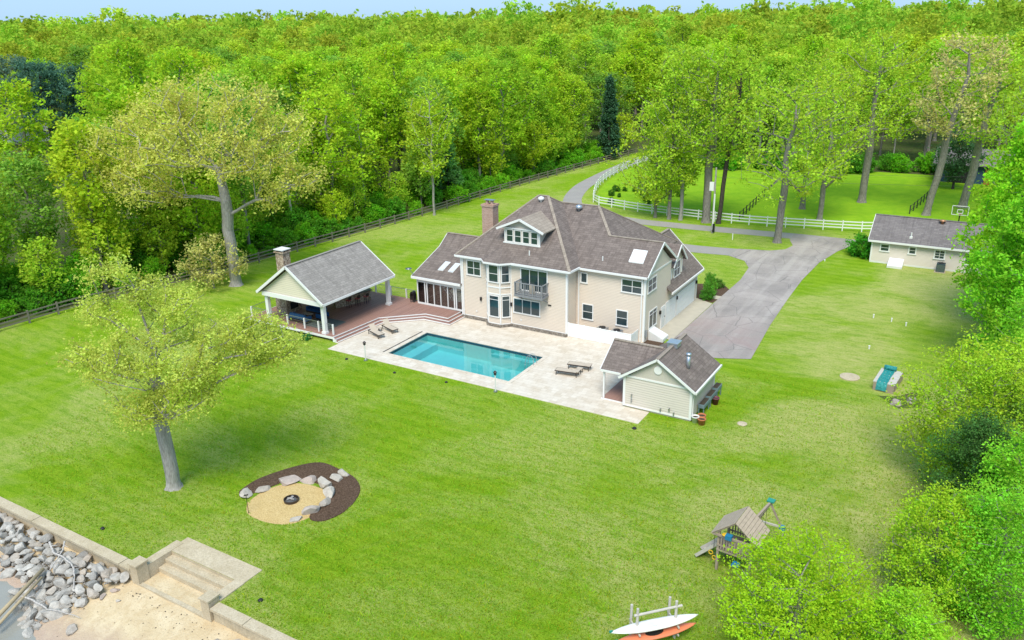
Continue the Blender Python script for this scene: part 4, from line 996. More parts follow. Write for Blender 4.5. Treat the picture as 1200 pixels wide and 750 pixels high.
# light posts on the lawn edge
for (x, y, lab) in ((-43.95, 48.45, 'black headed light post on the lawn edge by the sun loungers'), (-31.05, 48.5, 'black headed light post on the lawn edge in front of the pool middle')):
    l_ = thing('light_post', lab, 'light post', (x, y, 0), 0, 'light posts')
    MB().tube((x, y, 0), (x, y, 1.42), .045).build('post', 'white_old', l_); MB().box(x - .12, x + .12, y - .12, y + .12, 0, .1).build('foot', 'metal_grey', l_)
    MB().lathe([(.05, 0), (.11, .06), (.11, .22), (.15, .24), (.05, .36)], (x, y, 1.42), 10).build('lantern', 'metal_dark', l_)
# sun loungers
def lounger(x, y, rz, lab, back=.85):
    l_ = thing('sun_lounger', lab, 'sun lounger', (x, y, TZ), rz, 'sun loungers on the terrace')
    m = MB()
    for s in (-1, 1): m.bar((-.95, s * .31, .36), (.95, s * .31, .36), .055, .07)
    for xx in (-.95, .95): m.bar((xx, -.33, .36), (xx, .33, .36), .04, .05)
    m.build('frame', 'metal_bronze', l_, local=True)
    for xx in (-.85, .85):
        for s in (-1, 1): MB().tube((xx, s * .31, 0), (xx * .97, s * .31, .36), .03).build('leg', 'metal_bronze', l_, local=True)
    MB().box(-.30, .93, -.29, .29, .37, .40).build('seat', 'sling_fabric', l_, local=True)
    a = back; c_, s_ = math.cos(a), math.sin(a)
    MB().slab([(-.30, -.29, .40), (-.30, .29, .40), (-.30 - .75 * c_, .29, .40 + .75 * s_), (-.30 - .75 * c_, -.29, .40 + .75 * s_)], (0.02, 0, -.03)).build('backrest', 'sling_fabric', l_, local=True)
    return l_
lounger(-46.9, 53.4, -.35, 'sun lounger with raised back nearest the lawn beside deck steps', .8)
lounger(-46.6, 55.0, -.35, 'sun lounger with raised back farther along the deck steps', .8)
lounger(-27.7, 54.0, 3.3, 'nearly flat sun lounger closer to the lawn right of the pool', .15)
lounger(-27.4, 55.6, 3.3, 'nearly flat sun lounger nearer the house right of the pool', .15)
sdt = thing('side_table', 'small dark side table between the two right loungers', 'table', (-27.0, 54.85, TZ))
MB().box(-27.25, -26.8, 54.65, 55.05, TZ + .36, TZ + .40).build('top', 'sling_fabric', sdt)
for x in (-27.2, -26.85):
    for y in (54.7, 55.0): box('leg', 'metal_bronze', sdt, x - .02, x + .02, y - .02, y + .02, TZ, TZ + .36)
sdt = thing('side_table', 'small dark side table between the loungers at the deck', 'table', (-47.4, 54.4, TZ))
MB().box(-47.65, -47.2, 54.2, 54.6, TZ + .36, TZ + .40).build('top', 'sling_fabric', sdt)
for x in (-47.6, -47.25):
    for y in (54.25, 54.55): box('leg', 'metal_bronze', sdt, x - .02, x + .02, y - .02, y + .02, TZ, TZ + .36)

# ------------------------------------------------------------------ pool house
P_ = thing('pool_house', 'small beige pool house with brown gable roof and side porch', 'pool house', (-19, 53.5, 0))
box('wall', 'siding_pool_house', P_, -21.48, -16.4, 50.97, 56.15, .12, 2.46)
box('footing', 'concrete', P_, -21.44, -16.44, 51.0, 56.1, -.1, .12)
PC = -18.94
m = MB(); gable_wall(m, 'Y', 50.965, 51.2, -21.3, -16.58, 2.46, 4.12); m.build('gable', 'stucco', P_)
m = MB(); gable_wall(m, 'Y', 55.9, 56.14, -21.3, -16.58, 2.46, 4.12); m.build('gable', 'siding_pool_house', P_)
pr = roofslab('roof', 'shingle_house', P_, [[(-16.08, 50.7, 2.42), (-16.08, 56.45, 2.42), (PC, 56.45, 4.36), (PC, 50.7, 4.36)], [(-21.8, 50.7, 2.42), (PC, 50.7, 4.36), (PC, 56.45, 4.36), (-21.8, 56.45, 2.42)]], .10)
pr2 = roofslab('porch_roof', 'shingle_house', P_, [[(-23.5, 51.25, 2.50), (-21.0, 51.25, 2.50), (-19.4, 53.6, 4.06), (-23.5, 53.6, 4.06)], [(-23.5, 53.6, 4.06), (-19.4, 53.6, 4.06), (-21.0, 55.95, 2.50), (-23.5, 55.95, 2.50)]], .10)
caps(pr, [((PC, 50.7, 4.36), (PC, 56.45, 4.36))]); caps(pr2, [((-23.5, 53.6, 4.06), (-19.6, 53.6, 4.06))])
for xe in (-16.05, -21.83): MB().bar((xe, 50.67, 2.36), (PC, 50.67, 4.30), .05, .17).build('rake_board', 'white', P_)
MB().bar((-16.02, 50.7, 2.34), (-16.02, 56.45, 2.34), .12, .15).build('gutter', 'white', P_)
MB().bar((-23.5, 51.22, 2.40), (-21.9, 51.22, 2.40), .08, .15).build('gutter', 'white', P_)
MB().bar((-23.53, 51.25, 2.44), (-23.53, 53.6, 4.0), .05, .16).build('rake_board', 'white', P_)
box('band_board', 'white', P_, -21.4, -16.5, 50.93, 50.99, 2.44, 2.58)
for x in (-21.46, -16.42): box('corner_board', 'white', P_, x - .09, x + .09, 50.93, 51.08, .12, 2.44)
box('corner_board', 'white', P_, -16.45, -16.36, 56.02, 56.18, .12, 2.40)
box('base_trim', 'white', P_, -21.36, -16.52, 50.94, 50.99, .12, .24)
MB().tube((-18.93, 50.98, 3.42), (-18.93, 50.9, 3.42), .30, .30, 20).build('gable_vent', 'white', P_)
for (x, y) in ((-23.3, 51.45), (-23.3, 55.75)): box('porch_post', 'white', P_, x - .06, x + .06, y - .06, y + .06, .1, 2.42)
box('porch_floor', 'deck', P_, -23.42, -21.49, 51.35, 55.9, .04, .12)
MB().bar((-23.44, 51.32, .07), (-21.5, 51.32, .07), .05, .11).build('porch_rim', 'white', P_)
MB().tube((-17.35, 52.7, 3.2), (-17.35, 52.7, 4.25), .14, .14, 12).tube((-17.35, 52.7, 4.25), (-17.35, 52.7, 4.42), .19, .19, 12).build('stove_pipe', 'galvanised', P_, True)
MB().box(-19.3, -18.55, 53.6, 54.4, 4.2, 4.52).box(-19.36, -18.49, 53.54, 54.46, 4.52, 4.58).build('cupola_vent', 'galvanised', P_)
for i, (x, h) in enumerate(((-20.85, .75), (-18.6, .55), (-17.95, .7), (-17.6, .45), (-20.85, 1.15))): MB().box(x - .04, x + .04, 50.85, 50.96, h - .22, h).build('tap', 'metal_grey', P_)
box('downspout', 'white', P_, -16.36, -16.28, 51.15, 51.25, .05, 2.3)
# pots and planters along its side
def pot(x, y, r_, h, mat, lab, plant=True):
    p_ = thing('flower_pot', lab, 'flower pot', (x, y, 0), 0, 'pots beside the pool house')
    MB().lathe([(r_ * .7, 0), (r_, h * .85), (r_ * 1.1, h * .86), (r_ * 1.1, h), (r_ * .9, h), (r_ * .88, h * .8)], (x, y, 0), 14).build('pot_body', mat, p_, True)
    MB().lathe([(r_ * .87, 0), (r_ * .5, .04)], (x, y, h * .82), 10).build('soil', 'soil', p_)
pot(-16.05, 51.05, .26, .5, 'white_old', 'white and maroon pot at the pool house corner'); pot(-15.55, 50.95, .28, .48, 'terracotta', 'orange terracotta pot in front of the corner pots')
pot(-15.75, 51.55, .28, .45, 'terracotta', 'terracotta pot behind the front orange pot'); pot(-15.72, 54.55, .26, .55, 'maroon_pot', 'maroon pot beside the blue grey planter bench')
pb = thing('planter_bench', 'blue grey raised planter bench along the pool house side wall', 'planter', (-16.05, 54, 0))
for k, (y0, y1) in enumerate(((52.3, 53.6), (53.8, 55.1), (55.3, 56.4))):
    z = .55 + .04 * k
    MB().box(-16.3, -15.85, y0, y1, z, z + .28).build('trough', 'planter_blue', pb); MB().box(-16.26, -15.89, y0 + .05, y1 - .05, z + .281, z + .30).build('soil', 'soil', pb)
    for x in (-16.26, -15.9):
        for y in (y0 + .08, y1 - .08): box('leg', 'planter_blue', pb, x - .03, x + .03, y - .03, y + .03, 0, z)
tag(MB().lathe([(.34, 0), (.34, .05), (.25, .07)], (-13.1, 52.4, 0), 16).build('manhole_cover', 'concrete'), 'small round pale lid in the lawn right of the pool house', 'lid')

# ------------------------------------------------------------------ cottage
C_ = thing('cottage', 'single-storey beige cottage with grey shingle roof beyond the drive', 'cottage', (-6.5, 102, 0)); CY = 99.1; CX1 = .3
box('wall', 'siding_cottage', C_, -12.0, CX1, CY, 105.6, .16, 2.5); box('footing', 'white_old', C_, -12.02, CX1 + .02, CY - .02, 105.62, -.1, .2)
m = MB(); gable_wall(m, 'X', -11.98, -11.8, CY, 105.6, 2.5, 4.7); gable_wall(m, 'X', CX1 - .2, CX1 - .02, CY, 105.6, 2.5, 4.7); m.build('gable', 'siding_cottage', C_)
cr_ = roofslab('roof', 'shingle_cottage', C_, [[(-12.35, 98.75, 2.66), (CX1 + .35, 98.75, 2.66), (CX1 + .35, 102.35, 4.88), (-12.35, 102.35, 4.88)], [(-12.35, 102.35, 4.88), (CX1 + .35, 102.35, 4.88), (CX1 + .35, 105.95, 2.66), (-12.35, 105.95, 2.66)]])
caps(cr_, [((-12.35, 102.35, 4.88), (CX1 + .35, 102.35, 4.88))], .25, 'shingle_cottage')
MB().bar((-12.35, 98.7, 2.56), (CX1 + .35, 98.7, 2.56), .12, .20).build('gutter', 'white', C_)
MB().bar((-12.38, 98.75, 2.6), (-12.38, 102.35, 4.82), .05, .18).build('rake_board', 'white', C_)
for x in (-11.95, CX1 - .05): box('corner_board', 'white', C_, x - .08, x + .08, CY - .03, CY + .1, .2, 2.46)
for (a, b_, z0, z1, c, r_) in ((-11.1, -10.05, 1.40, 2.32, 1, 2), (-8.15, -7.3, 1.42, 2.34, 1, 2), (-5.55, -4.4, 1.22, 2.32, 2, 3), (-2.55, -1.5, .95, 2.3, 1, 2)): win(C_, 'S', CY, a, b_, z0, z1, c, r_, .13)
MB().lathe([(.16, 0), (.16, .28), (.34, .32), (.34, .42), (.1, .5)], (-5.35, 101.9, 4.55), 14).build('roof_vent', 'copper', cr_, True)
MB().tube((-8.1, 99.6, 3.1), (-8.1, 99.6, 3.75), .07).box(-8.25, -7.95, 99.45, 99.75, 3.1, 3.32).build('vent_pipe', 'white_old', cr_)
b2 = thing('cellar_bulkhead', 'white sloping cellar hatch in front of the cottage', 'hatch', (-9.2, 98.3, 0))
m = MB(); m.slab([(-9.95, CY - .03, 0), (-9.95, CY - .03, .75), (-9.95, 97.5, .22), (-9.95, 97.5, 0)], (1.55, 0, 0)); m.build('hatch_frame', 'white_old', b2)
for k in range(2):
    m = MB(); x = -9.92 + k * .75; m.slab([(x, CY - .06, .77), (x + .73, CY - .06, .77), (x + .73, 97.52, .24), (x, 97.52, .24)], (0, 0, .03)); m.build('hatch_door', 'white', b2)
ac = thing('air_conditioner', 'dark blue grey air conditioning unit against the cottage wall', 'air conditioner', (-4.65, 98.4, 0))
box('pad', 'concrete', ac, -5.2, -4.1, 97.9, 98.9, 0, .08); box('casing', 'ac_unit', ac, -5.05, -4.2, 98.0, 98.8, .08, 1.0); MB().lathe([(.34, 0), (.34, .04)], (-4.62, 98.4, 1.0), 14).build('fan_grille', 'dark', ac)
for k in range(6): box('louvre', 'metal_grey', ac, -5.0, -4.25, 97.985, 97.998, .2 + k * .12, .23 + k * .12)
hp = thing('basketball_hoop', 'basketball hoop with clear backboard behind the cottage', 'basketball hoop', (-4.3, 114.8, 0))
MB().tube((-4.3, 115.3, 0), (-4.3, 115.3, 3.2), .07).bar((-4.3, 115.3, 2.9), (-4.3, 114.85, 3.3), .08).build('pole', 'metal_dark', hp)
m = MB()
for a, b_ in (((-5.2, 3.05), (-3.4, 3.05)), ((-5.2, 4.15), (-3.4, 4.15)), ((-5.2, 3.05), (-5.2, 4.15)), ((-3.4, 3.05), (-3.4, 4.15)), ((-4.6, 3.25), (-4.0, 3.25)), ((-4.6, 3.7), (-4.0, 3.7)), ((-4.6, 3.25), (-4.6, 3.7)), ((-4.0, 3.25), (-4.0, 3.7))): m.bar((a[0], 114.8, a[1]), (b_[0], 114.8, b_[1]), .07, .07, (0, 1, 0))
m.build('board_frame', 'white', hp); box('backboard', 'sunroom_glass', hp, -5.2, -3.4, 114.83, 114.85, 3.05, 4.15)
m = MB()
for i in range(12):
    a, b_ = i * math.pi / 6, (i + 1) * math.pi / 6; m.tube((-4.3 + .23 * math.cos(a), 114.5 + .23 * math.sin(a), 3.2), (-4.3 + .23 * math.cos(b_), 114.5 + .23 * math.sin(b_), 3.2), .02)
m.build('rim', 'terracotta', hp)

# ------------------------------------------------------------------ fences
def fence(label, pts, mat, spacing, h, rails, post_w, rail_w, rail_h, cat='fence', skip=None):
    P = smooth_path(pts, 12) if len(pts) > 2 else [Vector((*pts[0], 0)), Vector((*pts[1], 0))]
    acc = [0.0]
    for a, b_ in zip(P[:-1], P[1:]): acc.append(acc[-1] + (b_ - a).length)
    n = max(1, round(acc[-1] / spacing)); Q = []
    for k in range(n + 1):
        s = acc[-1] * k / n; i = min(max(int(np.searchsorted(acc, s)) - 1, 0), len(P) - 2); t_ = (s - acc[i]) / max(1e-6, acc[i + 1] - acc[i]); Q.append(P[i].lerp(P[i + 1], t_))
    f_ = thing(label[0], label[1], cat, tuple(Q[0])); rr = random.Random(len(pts))
    base = MB().box(-post_w / 2, post_w / 2, -post_w / 2, post_w / 2, 0, h).build('post', mat, f_, local=True)
    unit = None
    for k, q in enumerate(Q):
        o = base if k == 0 else link_copy(base, f_)
        o.location = q - Q[0]; o.rotation_euler = (rr.uniform(-.02, .02), rr.uniform(-.02, .02), math.atan2(*(Q[min(k + 1, n)] - Q[max(k - 1, 0)]).yx))
        if k == n: break
        d = Q[k + 1] - q; ln = d.length
        for z in rails:
            if unit is None:
                unit = MB().box(0, 1, -rail_w / 2, rail_w / 2, -rail_h / 2, rail_h / 2).build('rail', mat, f_, local=True); r_ = unit
            else: r_ = link_copy(unit, f_)
            r_.location = q - Q[0] + Vector((0, 0, z + rr.uniform(-.015, .015))); r_.scale = (ln, 1, 1); r_.rotation_euler = (0, 0, math.atan2(d.y, d.x))
    return f_
fence(('rail_fence', 'long weathered brown rail fence along the wood edge'), [p for p in FENCE], 'fence_brown', 2.9, 1.3, (.35, .75, 1.15), .15, .05, .13)
fence(('white_rail_fence', 'white three-rail fence curving round the green field by the drive'), WF, 'white_vinyl', 2.4, 1.42, (.45, .85, 1.25), .13, .045, .14)
fence(('field_fence', 'thin dark fence running back into the field from the white fence'), [(-31.0, 112.5), (-31.5, 120), (-32.2, 130)], 'fence_dark', 2.2, 1.25, (.5, 1.1), .12, .04, .07)
fence(('field_fence', 'thin dark fence running back behind the cottage towards the barn'), [(-11.0, 127), (-10.0, 138), (-9.4, 152)], 'fence_dark', 2.2, 1.25, (.5, 1.1), .12, .04, .07)

# ------------------------------------------------------------------ play set
ps = thing('play_set', 'weathered wooden play tower with gabled board roof, ramp and swing beam', 'play set', (-8.7, 36.4, 0), math.radians(-4))
def pl(name, mat, m): return m.build(name, mat, ps, local=True)
hw, hd = .85, .72; dz = 1.35; ez, rz_ = 2.35, 3.25
for sx in (-1, 1):
    for sy_ in (-1, 1): pl('corner_post', 'weathered_wood', MB().box(sx * hw - .06, sx * hw + .06, sy_ * hd - .06, sy_ * hd + .06, 0, 2.45))
for k in range(9): pl('floor_board', 'weathered_wood', MB().box(-hw - .05, hw + .05, -hd + k * (2 * hd / 9), -hd + (k + 1) * (2 * hd / 9) - .015, dz - .04, dz))
for sy_ in (-1, 1):
    for z in (dz - .12, dz + .18, dz + .78): pl('rail', 'weathered_wood', MB().box(-hw - .06, hw + .06, sy_ * hd - (.09 if sy_ < 0 else -.06), sy_ * hd + (-.06 if sy_ < 0 else .09), z, z + .10))
    for k in range(11): x = -hw + .14 + k * .142; pl('slat', 'weathered_wood', MB().box(x, x + .07, sy_ * (hd + .10) - .012, sy_ * (hd + .10) + .012, dz + .05, dz + .9))
for sx in (1,):
    for k in range(9): y = -hd + .1 + k * .15; pl('slat', 'weathered_wood', MB().box(sx * hw + .065, sx * hw + .09, y, y + .07, dz + .05, dz + .9))
for k in range(6): x = -hw + .1 + k * .16; pl('lower_slat', 'weathered_wood', MB().box(x, x + .07, hd + .07, hd + .10, .1, 1.15))
pl('lower_panel', 'weathered_wood', MB().box(.1, hw, hd + .07, hd + .10, .45, 1.15))
rw_ = 1.22; rl = .92; nb = 8
for s in (-1, 1):
    for k in range(nb):
        a, b_ = k / nb, (k + 1) / nb - .012
        def q(f_, yy): return (s * rw_ * (1 - f_), yy, ez - .12 + (rz_ - ez + .12) * f_)
        if s > 0: pl('roof_board', 'roof_wood', MB().slab([q(a, -rl), q(a, rl), q(b_, rl), q(b_, -rl)], (0, 0, -.035 - .012 * (k % 2))))
        else: pl('roof_board', 'roof_wood', MB().slab([q(a, -rl), q(a, rl), q(b_, rl), q(b_, -rl)], (0, 0, -.035)))
for y in (-rl + .08, rl - .08):
    for s in (-1, 1): pl('rafter', 'weathered_wood', MB().bar((s * rw_ * .95, y, ez - .16), (0, y, rz_ - .07), .05, .10))
    pl('tie_beam', 'weathered_wood', MB().box(-rw_ * .95, rw_ * .95, y - .03, y + .03, ez - .22, ez - .12))
pl('ramp', 'weathered_wood', MB().slab([(-hw - .05, -.35, dz - .02), (-hw - .05, .35, dz - .02), (-2.15, .35, .03), (-2.15, -.35, .03)], (0, 0, -.05)))
for y in (-.38, .38): pl('ramp_rail', 'bleached_wood', MB().bar((-hw - .05, y, dz + .10), (-2.15, y, .14), .05, .16))
for k in range(4):
    f_ = .2 + k * .2; pl('ramp_cleat', 'bleached_wood', MB().bar((-hw - 1.3 * f_, -.34, dz * (1 - f_) + .03), (-hw - 1.3 * f_, .34, dz * (1 - f_) + .03), .06, .04))
pl('swing_beam', 'weathered_wood', MB().bar((.3, hd, 2.42), (.55, 3.05, 2.55), .11, .16))
for s in (-1, 1): pl('beam_leg', 'weathered_wood', MB().bar((.54, 2.95, 2.5), (.54 + s * 1.15, 3.2 + .1 * s, 0), .10, .10))
pl('leg_brace', 'bleached_wood', MB().bar((-.05, 3.07, 1.15), (1.13, 3.12, 1.15), .07, .10))
pl('bracket', 'play_green', MB().box(.36, .74, 2.8, 3.15, 2.62, 2.70))
for y in (1.25, 2.1): 
    for dx in (-.0, .42): pl('chain', 'metal_dark', MB().tube((.45 + dx * .1, y + dx, 2.4), (.47 + dx * .1, y + dx, .62), .012))
    pl('swing_seat', 'play_blue' if y < 2 else 'play_green', MB().box(.38, .60, y - .03, y + .46, .56, .61))
pl('trapeze_chain', 'metal_dark', MB().tube((-1.15, -.5, 1.9), (-1.15, -.5, .95), .012))
for x, z in ((-1.25, .85), (-1.05, .6)):
    m = MB()
    for i in range(10):
        a, b_ = i * math.pi / 5, (i + 1) * math.pi / 5; m.tube((x + .11 * math.cos(a), -.62, z + .11 * math.sin(a)), (x + .11 * math.cos(b_), -.62, z + .11 * math.sin(b_)), .025)
    pl('ring', 'play_yellow', m)
pl('steering_wheel', 'play_yellow', MB().lathe([(.12, 0), (.16, .03), (.12, .05)], (-.5, -hd - .12, dz + .95), 12))
pl('telescope', 'play_blue', MB().box(-.45, -.12, -hd - .28, -hd - .02, dz + .80, dz + 1.05))
pl('step_platform', 'play_blue', MB().box(.05, .4, -hd - .5, -hd - .1, .9, .98))
pl('handle', 'play_blue', MB().box(1.1, 1.38, 3.0, 3.22, 1.0, 1.25))

# ------------------------------------------------------------------ kayak rack
kd = (Vector((-9.3, 31.1)) - Vector((-10.9, 29.45))); ka = math.atan2(kd.y, kd.x)
kr = thing('kayak_rack', 'grey wooden post rack holding kayaks at the lower edge of the lawn', 'rack', (-10.55, 29.4, 0), ka)
for x in (-.95, .95):
    for y, h in ((-.25, 2.05), (.42, 1.75)): MB().tube((x, y, 0), (x + .03, y + .02, h), .075, .065, 8).build('post', 'bleached_wood', kr, local=True)
    for z in (.45, .88): MB().bar((x, -.65, z), (x, .55, z), .07, .08).build('arm', 'bleached_wood', kr, local=True)
    MB().bar((x - .02, -.6, .5), (x, -.2, .15), .06, .06).build('brace', 'bleached_wood', kr, local=True)
MB().tube((-1.1, -.25, 1.72), (1.25, -.25, 1.76), .06, .06, 8).build('top_rail', 'bleached_wood', kr, local=True)
def kayak(z, y, L_, w, mat, lab, rz, x=0):
    k_ = thing('kayak', lab, 'kayak', tuple(Vector((-10.55, 29.4, 0)) + Matrix.Rotation(ka, 3, 'Z') @ Vector((x, y, z))), ka + rz, 'kayaks on the rack')
    m = MB(); n = 22; s = 12
    for i in range(n + 1):
        u = -1 + 2 * i / n; ww = w / 2 * max(.02, (1 - abs(u) ** 2.3)) ** .8; rock = .045 * u * u
        for j in range(s):
            a = 2 * math.pi * j / s; r_ = .5 if math.sin(a) > 0 else .9
            m.v.append((u * L_ / 2, ww * math.cos(a), .16 + rock + math.sin(a) * .16 * r_ * (.25 + .75 * (1 - abs(u) ** 2.5))))
    for i in range(n):
        for j in range(s): m.f.append((i * s + j, i * s + (j + 1) % s, (i + 1) * s + (j + 1) % s, (i + 1) * s + j))
    m.f += [tuple(range(s)), tuple(n * s + j for j in range(s))]
    m.build('hull', mat, k_, True, True)
    m = MB(); ring = []
    for j in range(14): a = j * 2 * math.pi / 14; ring.append((.45 * math.cos(a) - .1, .21 * math.sin(a), .245))
    MB().slab(ring, (0, 0, .03)).build('cockpit', 'metal_dark' if mat != 'kayak_white' else 'white_old', k_, local=True)
    MB().box(-L_ / 2 - .05, -L_ / 2 + .10, -.03, .03, .2, .3).build('grab_handle', 'play_green', k_, local=True)
kayak(.92, -.32, 4.3, .72, 'kayak_white', 'white kayak on the upper arms of the rack', 0, -.1)
kayak(.49, -.42, 4.0, .70, 'kayak_orange', 'orange red kayak below the white one', .03, -.05)

# ------------------------------------------------------------------ tarp box, lids, stump, markers, pole, barn, far house
bx_ = thing('storage_box', 'low weathered wooden box half covered by a teal tarp', 'box', (-5.3, 64.3, 0))
c4 = [(-6.15, 62.75), (-4.68, 62.62), (-4.4, 65.7), (-5.95, 65.75)]
MB().slab([(x, y, 0) for x, y in c4], (0, 0, .66)).build('box_body', 'weathered_wood', bx_)
for k in range(5):
    a, b_ = k / 5, (k + .96) / 5
    def lp(f_, g_): return (c4[0][0] + (c4[1][0] - c4[0][0]) * f_ + (c4[3][0] - c4[0][0]) * g_, c4[0][1] + (c4[1][1] - c4[0][1]) * f_ + (c4[3][1] - c4[0][1]) * g_, .665)
    MB().slab([lp(-.03, a), lp(1.03, a), lp(1.03, b_), lp(-.03, b_)], (0, 0, .05)).build('lid_board', 'bleached_wood', bx_)
m = MB(); N = 16
for j in range(N + 1):
    for i in range(N + 1):
        f_, g_ = .14 + .52 * i / N, -.06 + 1.02 * j / N; p = lp(f_, max(g_, -.012)); w_ = .018 * math.sin(i * 1.9 + j * .7) + .018 * math.sin(j * 2.3)
        m.v.append((p[0] + w_, p[1] - .02 + .5 * w_, .745 + w_ + (.04 * math.sin(i * .9)) * .3) if g_ > -.001 else (p[0] + w_, p[1] - .04, .72 - .62 * (-g_ / .06)))
m.f = [(j * (N + 1) + i, j * (N + 1) + i + 1, (j + 1) * (N + 1) + i + 1, (j + 1) * (N + 1) + i) for j in range(N) for i in range(N)]
m.build('tarp', 'tarp', bx_, True)
MB().tube((lp(.12, .93)[0], lp(.12, .93)[1], .90), (lp(.72, .93)[0], lp(.72, .93)[1], .90), .19, .19, 14).build('tarp_roll', 'tarp', bx_, True)
tag(MB().lathe([(.75, 0), (.75, .07), (.6, .10)], (-8.05, 64.3, 0), 22).build('manhole_cover', 'concrete'), 'wide round concrete lid lying in the lawn left of the tarp box', 'lid')
for i, (x, y, s, lab) in enumerate(((-4.3, 60.9, .30, 'grey rotten stump in front of the tarp box'), (-3.3, 61.9, .30, 'grey broken stump right of the tarp box'))):
    m = MB(); rr = random.Random(i)
    prof = [(s * 1.3, 0), (s * 1.05, .08), (s * .95, .22), (s * .6, .26)]; m.lathe(prof, (x, y, 0), 13)
    m.v = [(a + rr.uniform(-.07, .07), b_ + rr.uniform(-.07, .07), c + rr.uniform(0, .08) * (c > .05)) for a, b_, c in m.v]
    tag(m.build('tree_stump', 'stump_wood'), lab, 'stump')
for i, (x, y, h, lab) in enumerate(((-28.7, 101.65, .75, 'white pipe standing on the grass island beside the drive'), (-8.6, 79.5, .3, 'leftmost of three short white pipes on the lawn'), (-7.0, 79.2, .3, 'middle one of three short white pipes on the lawn'),
        (-5.7, 78.6, .3, 'rightmost of three short white pipes on the lawn'), (-16.5, 97.0, .15, 'small white cap at the right edge of the drive'), (-7.7, 71.2, .25, 'white pipe cap on the lawn beyond the round lid'))):
    pm = thing('white_pipe', lab, 'pipe', (x, y, 0)); MB().tube((x, y, 0), (x, y, h), .06, .06, 8).build('pipe', 'white', pm); MB().tube((x, y, h), (x, y, h + .06), .08, .08, 8).build('cap', 'white', pm)
up_ = thing('utility_pole', 'slim grey utility pole with white lower guard beside the drive', 'utility pole', (-32.1, 103.9, 0))
MB().tube((-32.1, 103.9, 0), (-32.1, 103.9, 8.6), .13, .10, 10).build('pole', 'bark_pale', up_); MB().tube((-32.02, 103.78, 0.5), (-32.02, 103.78, 5.2), .10, .10, 8).build('guard', 'white', up_)
box('meter_cabinet', 'dark', up_, -32.0, -31.75, 103.6, 103.85, .2, 1.3); box('transformer_box', 'white', up_, -32.75, -32.2, 103.65, 103.95, 5.6, 6.7)
for i, (z0, z1) in enumerate(((7.4, 7.6), (8.4, 9.0))):
    P = [(-32.1 + (62) * k / 14, 103.9 + 26 * k / 14, z0 + (z1 - z0) * k / 14 - 2.0 * (1 - (2 * k / 14 - 1) ** 2) * .5) for k in range(15)]; m = MB()
    for a, b_ in zip(P[:-1], P[1:]): m.tube(a, b_, .013, .013, 5)
    tag(m.build('power_line', 'metal_dark'), ('lower', 'upper')[i] + ' thin power line stretched from the utility pole over the field', 'power line')
bn = thing('barn', 'low dark barn with grey roof and blue end wall far behind the field', 'barn', (-3.5, 158, 0))
box('wall', 'barn_blue', bn, -10.5, 3.5, 155, 163, 0, 3.2); box('door', 'dark', bn, -8.5, -5.5, 154.9, 154.98, 0, 2.8); box('door', 'red_paint', bn, -3.2, -2.2, 154.9, 154.98, 0, 2.6)
roofslab('roof', 'shingle_cottage', bn, [[(-11, 154.3, 3.1), (4, 154.3, 3.1), (4, 159, 5.2), (-11, 159, 5.2)], [(-11, 159, 5.2), (4, 159, 5.2), (4, 163.7, 3.1), (-11, 163.7, 3.1)]])
fh = thing('far_house', 'distant white gabled house half hidden among the far-left trees', 'house', (-214, 117, 0))
fv = Vector((-214, 117, 0)); box('wall', 'white', fh, -220, -208, 113, 121, 0, 5.0); m = MB(); gable_wall(m, 'X', -208.2, -207.9, 113, 121, 5.0, 7.6); m.build('gable', 'white', fh)
roofslab('roof', 'shingle_cottage', fh, [[(-221, 112.4, 4.9), (-207.4, 112.4, 4.9), (-207.4, 117, 7.9), (-221, 117, 7.9)], [(-221, 117, 7.9), (-207.4, 117, 7.9), (-207.4, 121.6, 4.9), (-221, 121.6, 4.9)]])
win(fh, 'E', -207.9, 116, 118, 3, 5.2, 1, 2, .15); win(fh, 'S', 113, -217, -215.5, 2.5, 4.2, 1, 2, .15)
for i, (x, y, s, lab) in enumerate(((-41.0, 22.1, .13, 'leftmost dark sprinkler head in the lawn behind the wall'), (-28.4, 22.2, .13, 'dark sprinkler head in the lawn right of the beach steps'), (-45.6, 47.9, .13, 'dark sprinkler head in the lawn before the left terrace corner'),
        (-40.2, 47.6, .12, 'dark sprinkler head in the lawn between the light posts'), (-35.4, 48.1, .12, 'dark sprinkler head at the terrace edge nearer the pool middle'), (-19.4, 48.1, .16, 'dark sprinkler head near the terrace tip'))):
    tag(MB().lathe([(s, 0), (s, .06), (s * .5, .12)], (x, y, 0), 10).build('sprinkler_head', 'dark'), lab, 'sprinkler')

